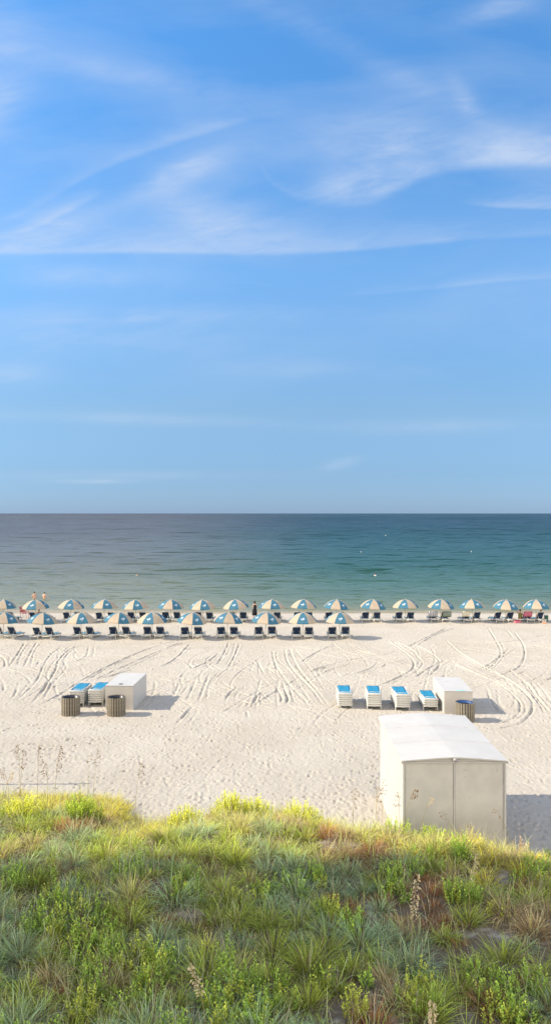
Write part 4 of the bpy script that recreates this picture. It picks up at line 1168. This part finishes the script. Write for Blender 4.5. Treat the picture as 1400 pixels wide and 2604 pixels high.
# low leafy ground cover, uncountable
Vs, Cs = [], []
cov = [(150, 2240, 9), (240, 2330, 10), (130, 2310, 8), (240, 2390, 7), (390, 2380, 9), (410, 2440, 6), (570, 2400, 7), (560, 2470, 8), (660, 2520, 10), (290, 2500, 7), (100, 2580, 8),
       (700, 2470, 6), (990, 2210, 8), (1050, 2180, 9), (870, 2290, 7), (900, 2500, 5), (1250, 2480, 7), (1340, 2200, 8), (1300, 2540, 7), (60, 2190, 7), (480, 2240, 5), (640, 2220, 7), (760, 2210, 8), (1150, 2150, 7),
       (330, 2180, 6), (205, 2280, 7), (430, 2560, 6), (1040, 2480, 5), (1180, 2260, 6)]
for (a, b_, n) in cov:
    g = GP(a, b_, 1.55)
    for q in range(n):
        cx, cy = g.x + rng.normal(0, .28), g.y + rng.normal(0, .38) - .3
        gr = rng.random()
        lo, hi = ((.13, .23, .025), (.58, .76, .11)) if gr < .7 else ((.26, .28, .03), (.74, .76, .11))
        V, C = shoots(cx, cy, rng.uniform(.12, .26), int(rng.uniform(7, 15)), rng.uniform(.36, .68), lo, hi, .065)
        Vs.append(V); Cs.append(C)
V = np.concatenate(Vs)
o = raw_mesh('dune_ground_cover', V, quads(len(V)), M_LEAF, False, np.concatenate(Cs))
tag(o, 'low leafy green plants mixed through the dune grass', 'ground cover', kind='stuff')

for (a, b_, rad, h, k, lab) in shr:
    g = GP(a, b_, .55)
    t = empty('shrub', (0, 0, 0)); 
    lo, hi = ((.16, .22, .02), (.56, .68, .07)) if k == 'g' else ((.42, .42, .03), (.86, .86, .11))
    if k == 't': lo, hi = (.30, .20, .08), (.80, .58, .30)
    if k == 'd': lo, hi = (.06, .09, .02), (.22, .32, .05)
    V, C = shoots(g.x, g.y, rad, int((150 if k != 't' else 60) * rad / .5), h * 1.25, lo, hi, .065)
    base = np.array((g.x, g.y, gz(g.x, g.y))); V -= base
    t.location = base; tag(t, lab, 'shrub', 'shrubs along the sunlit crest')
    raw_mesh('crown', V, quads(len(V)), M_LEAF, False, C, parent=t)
    b = MB()
    for q in range(6): b.tube([(random.uniform(-.1, .1), random.uniform(-.1, .1), -.05), (random.uniform(-.25, .25) * rad * 2, random.uniform(-.25, .25) * rad * 2, h * .6)], [.009, .004], 5)
    b.build('trunk', M_WOOD, t)

# small bush at the right frame edge
# ------------------------------------------------------------------ sea oats
def sea_oat(px, py, Y, lean, headlen, label, m=M_SEED, n=26, thick=.0055, droop=.5, leaves=3):
    x1 = XY(px, Y); z1 = H - (py - HOR) * Y / F
    x0, y0 = x1 - lean, Y; z0 = gz(x0, y0)
    t = empty('sea_oat', (x0, y0, z0)); tag(t, label, 'sea oat', 'sea oat stalks on the dune')
    hgt = z1 - z0
    C = lambda s: Vector((lean * s ** 2.2, .05 * math.sin(s * 3), hgt * (s - .03 * s ** 4)))
    b = MB(); b.tube([C(i / 12) for i in range(13)], [thick * (1 - .6 * i / 12) for i in range(13)], 5); b.build('stem', M_STEM, t, True)
    b = MB(); s0 = 1 - headlen / hgt
    sd = 1 if lean >= 0 else -1
    n = int(n * 1.35)
    for k in range(n):
        s = s0 + (1 - s0) * (k + random.random() * .6) / n
        p = C(min(1, s)); f = (s - s0) / (1 - s0); sp = ((.085 if m is M_SEED else .045) * math.sin(math.pi * min(1, f * .9 + .15)) + .02)
        a = random.choice((-1, 1)) * random.uniform(.2, 1.0)
        dx = a * sp * .8 + sd * sp * droop; dz = random.uniform(-.5, .9) * sp * (1 - droop * .6)
        q = p + Vector((dx, random.uniform(-.5, .5) * sp, dz))
        d = (q - p); l = random.uniform(.034, .058)
        w = d.normalized(); s_ = w.cross(Vector((0, 1, 0)));  s_ = s_.normalized() if s_.length > .1 else Vector((1, 0, 0))
        b.tube([p, q], .0015, 3, False)
        e = q + w * l + Vector((0, 0, -l * .5)); mid = (q + e) / 2; wd = l * .34; y_ = Vector((0, wd * .6, 0))
        b.add([q, mid + s_ * wd, e, mid - s_ * wd, mid + y_, mid - y_], [(0, 1, 4), (1, 2, 4), (2, 3, 4), (3, 0, 4), (1, 0, 5), (2, 1, 5), (3, 2, 5), (0, 3, 5)])
    b.build('seed_head', m, t)
    for k in range(leaves):
        a = random.uniform(0, 6.28); L = random.uniform(.4, .7)
        s = random.uniform(.02, .25); p = C(s); V = []
        for i in range(7):
            f = i / 6; q = p + Vector((math.cos(a) * L * f * .75, math.sin(a) * L * f * .75, L * (.75 * f - .85 * f * f))); w = .006 * (1 - f) + .0005
            V += [q + Vector((-math.sin(a) * w, math.cos(a) * w, 0)), q - Vector((-math.sin(a) * w, math.cos(a) * w, 0))]
        b = MB(); b.add(V, [(2 * i, 2 * i + 1, 2 * i + 3, 2 * i + 2) for i in range(6)]); b.build('leaf', M_STEM, t)
oats = [
 (47, 1888, 24.9, -.05, .55, 'sea oat leftmost of the tall stalks against the sand', M_SEED, 24), (61, 1900, 24.6, .12, .75, 'sea oat with drooping head second from the left', M_SEED, 30),
 (101, 1890, 24.7, .08, .75, 'sea oat with full tan head right of the drooping pair', M_SEED, 30), (119, 1937, 24.4, -.02, .5, 'short sea oat between the two tall left stalks', M_SEED, 18),
 (155, 1890, 24.9, .2, .9, 'tall straight tan sea oat leaning right above the left crest', M_SEED, 44), (224, 1908, 24.6, .0, .35, 'sparse dark sea oat left of its taller neighbour', M_SEED, 10),
 (249, 1900, 24.5, .15, .65, 'sea oat with open head right of the left group', M_SEED, 22), (359, 1934, 23.5, .2, .5, 'lone sea oat leaning right at the left centre', M_SEED, 20),
 (8, 1948, 24.6, -.2, .4, 'drooping sea oat at the left frame edge', M_SEED, 18), (30, 1960, 24.2, .25, .4, 'short bent sea oat low on the left crest', M_SEEDP, 20),
 (958, 1997, 21.4, .04, .45, 'dark thin sea oat left of the shed wall', M_SEED, 14), (972, 1975, 21.3, .0, .5, 'faint sea oat against the white side of the shed', M_SEED, 10),
 (1012, 2010, 21.0, -.05, .45, 'dark curling sea oat at the left corner of the shed', M_SEED, 14), (1056, 2004, 20.6, .35, .28, 'sea oat bending right with brown fan head against the shed', M_SEED, 30),
 (1096, 2022, 20.8, .3, .30, 'pale reddish sea oat leaning over the left shed panel', M_SEEDP, 14), (1258, 2052, 20.4, -.45, .22, 'dark bent stalk arching left across the right shed panel', M_SEED, 6), (1190, 2092, 20.5, -.35, .25, 'dark bent stalk low in front of the centre of the shed', M_SEED, 8),
 (1120, 2060, 20.5, -.4, .25, 'long stalk leaning left across the left shed panel', M_SEED, 8), (900, 1998, 21.6, .03, .4, 'thin sea oat on the sand left of the shed', M_SEED, 10),
 (1061, 2217, 14.6, .12, .85, 'tall pale sea oat with dense head in the shaded foreground', M_SEEDP, 52), (1210, 2167, 16.2, .16, .6, 'slender orange sea oat right of the tall pale one', M_SEEDP, 22),
 (482, 2447, 12.6, -.26, .60, 'cream sea oat curving left at the bottom left of centre', M_SEEDP, 52), (1097, 2538, 11.6, -.08, .5, 'cream sea oat cut by the bottom edge of the photo', M_SEEDP, 50)]
for (px, py, Y, ln, hl, lab, m, n) in oats:
    big = Y < 18
    sea_oat(px, py, Y, ln, hl, lab, m, n, .009 if big else .008, .2 if n > 45 and big else .5)
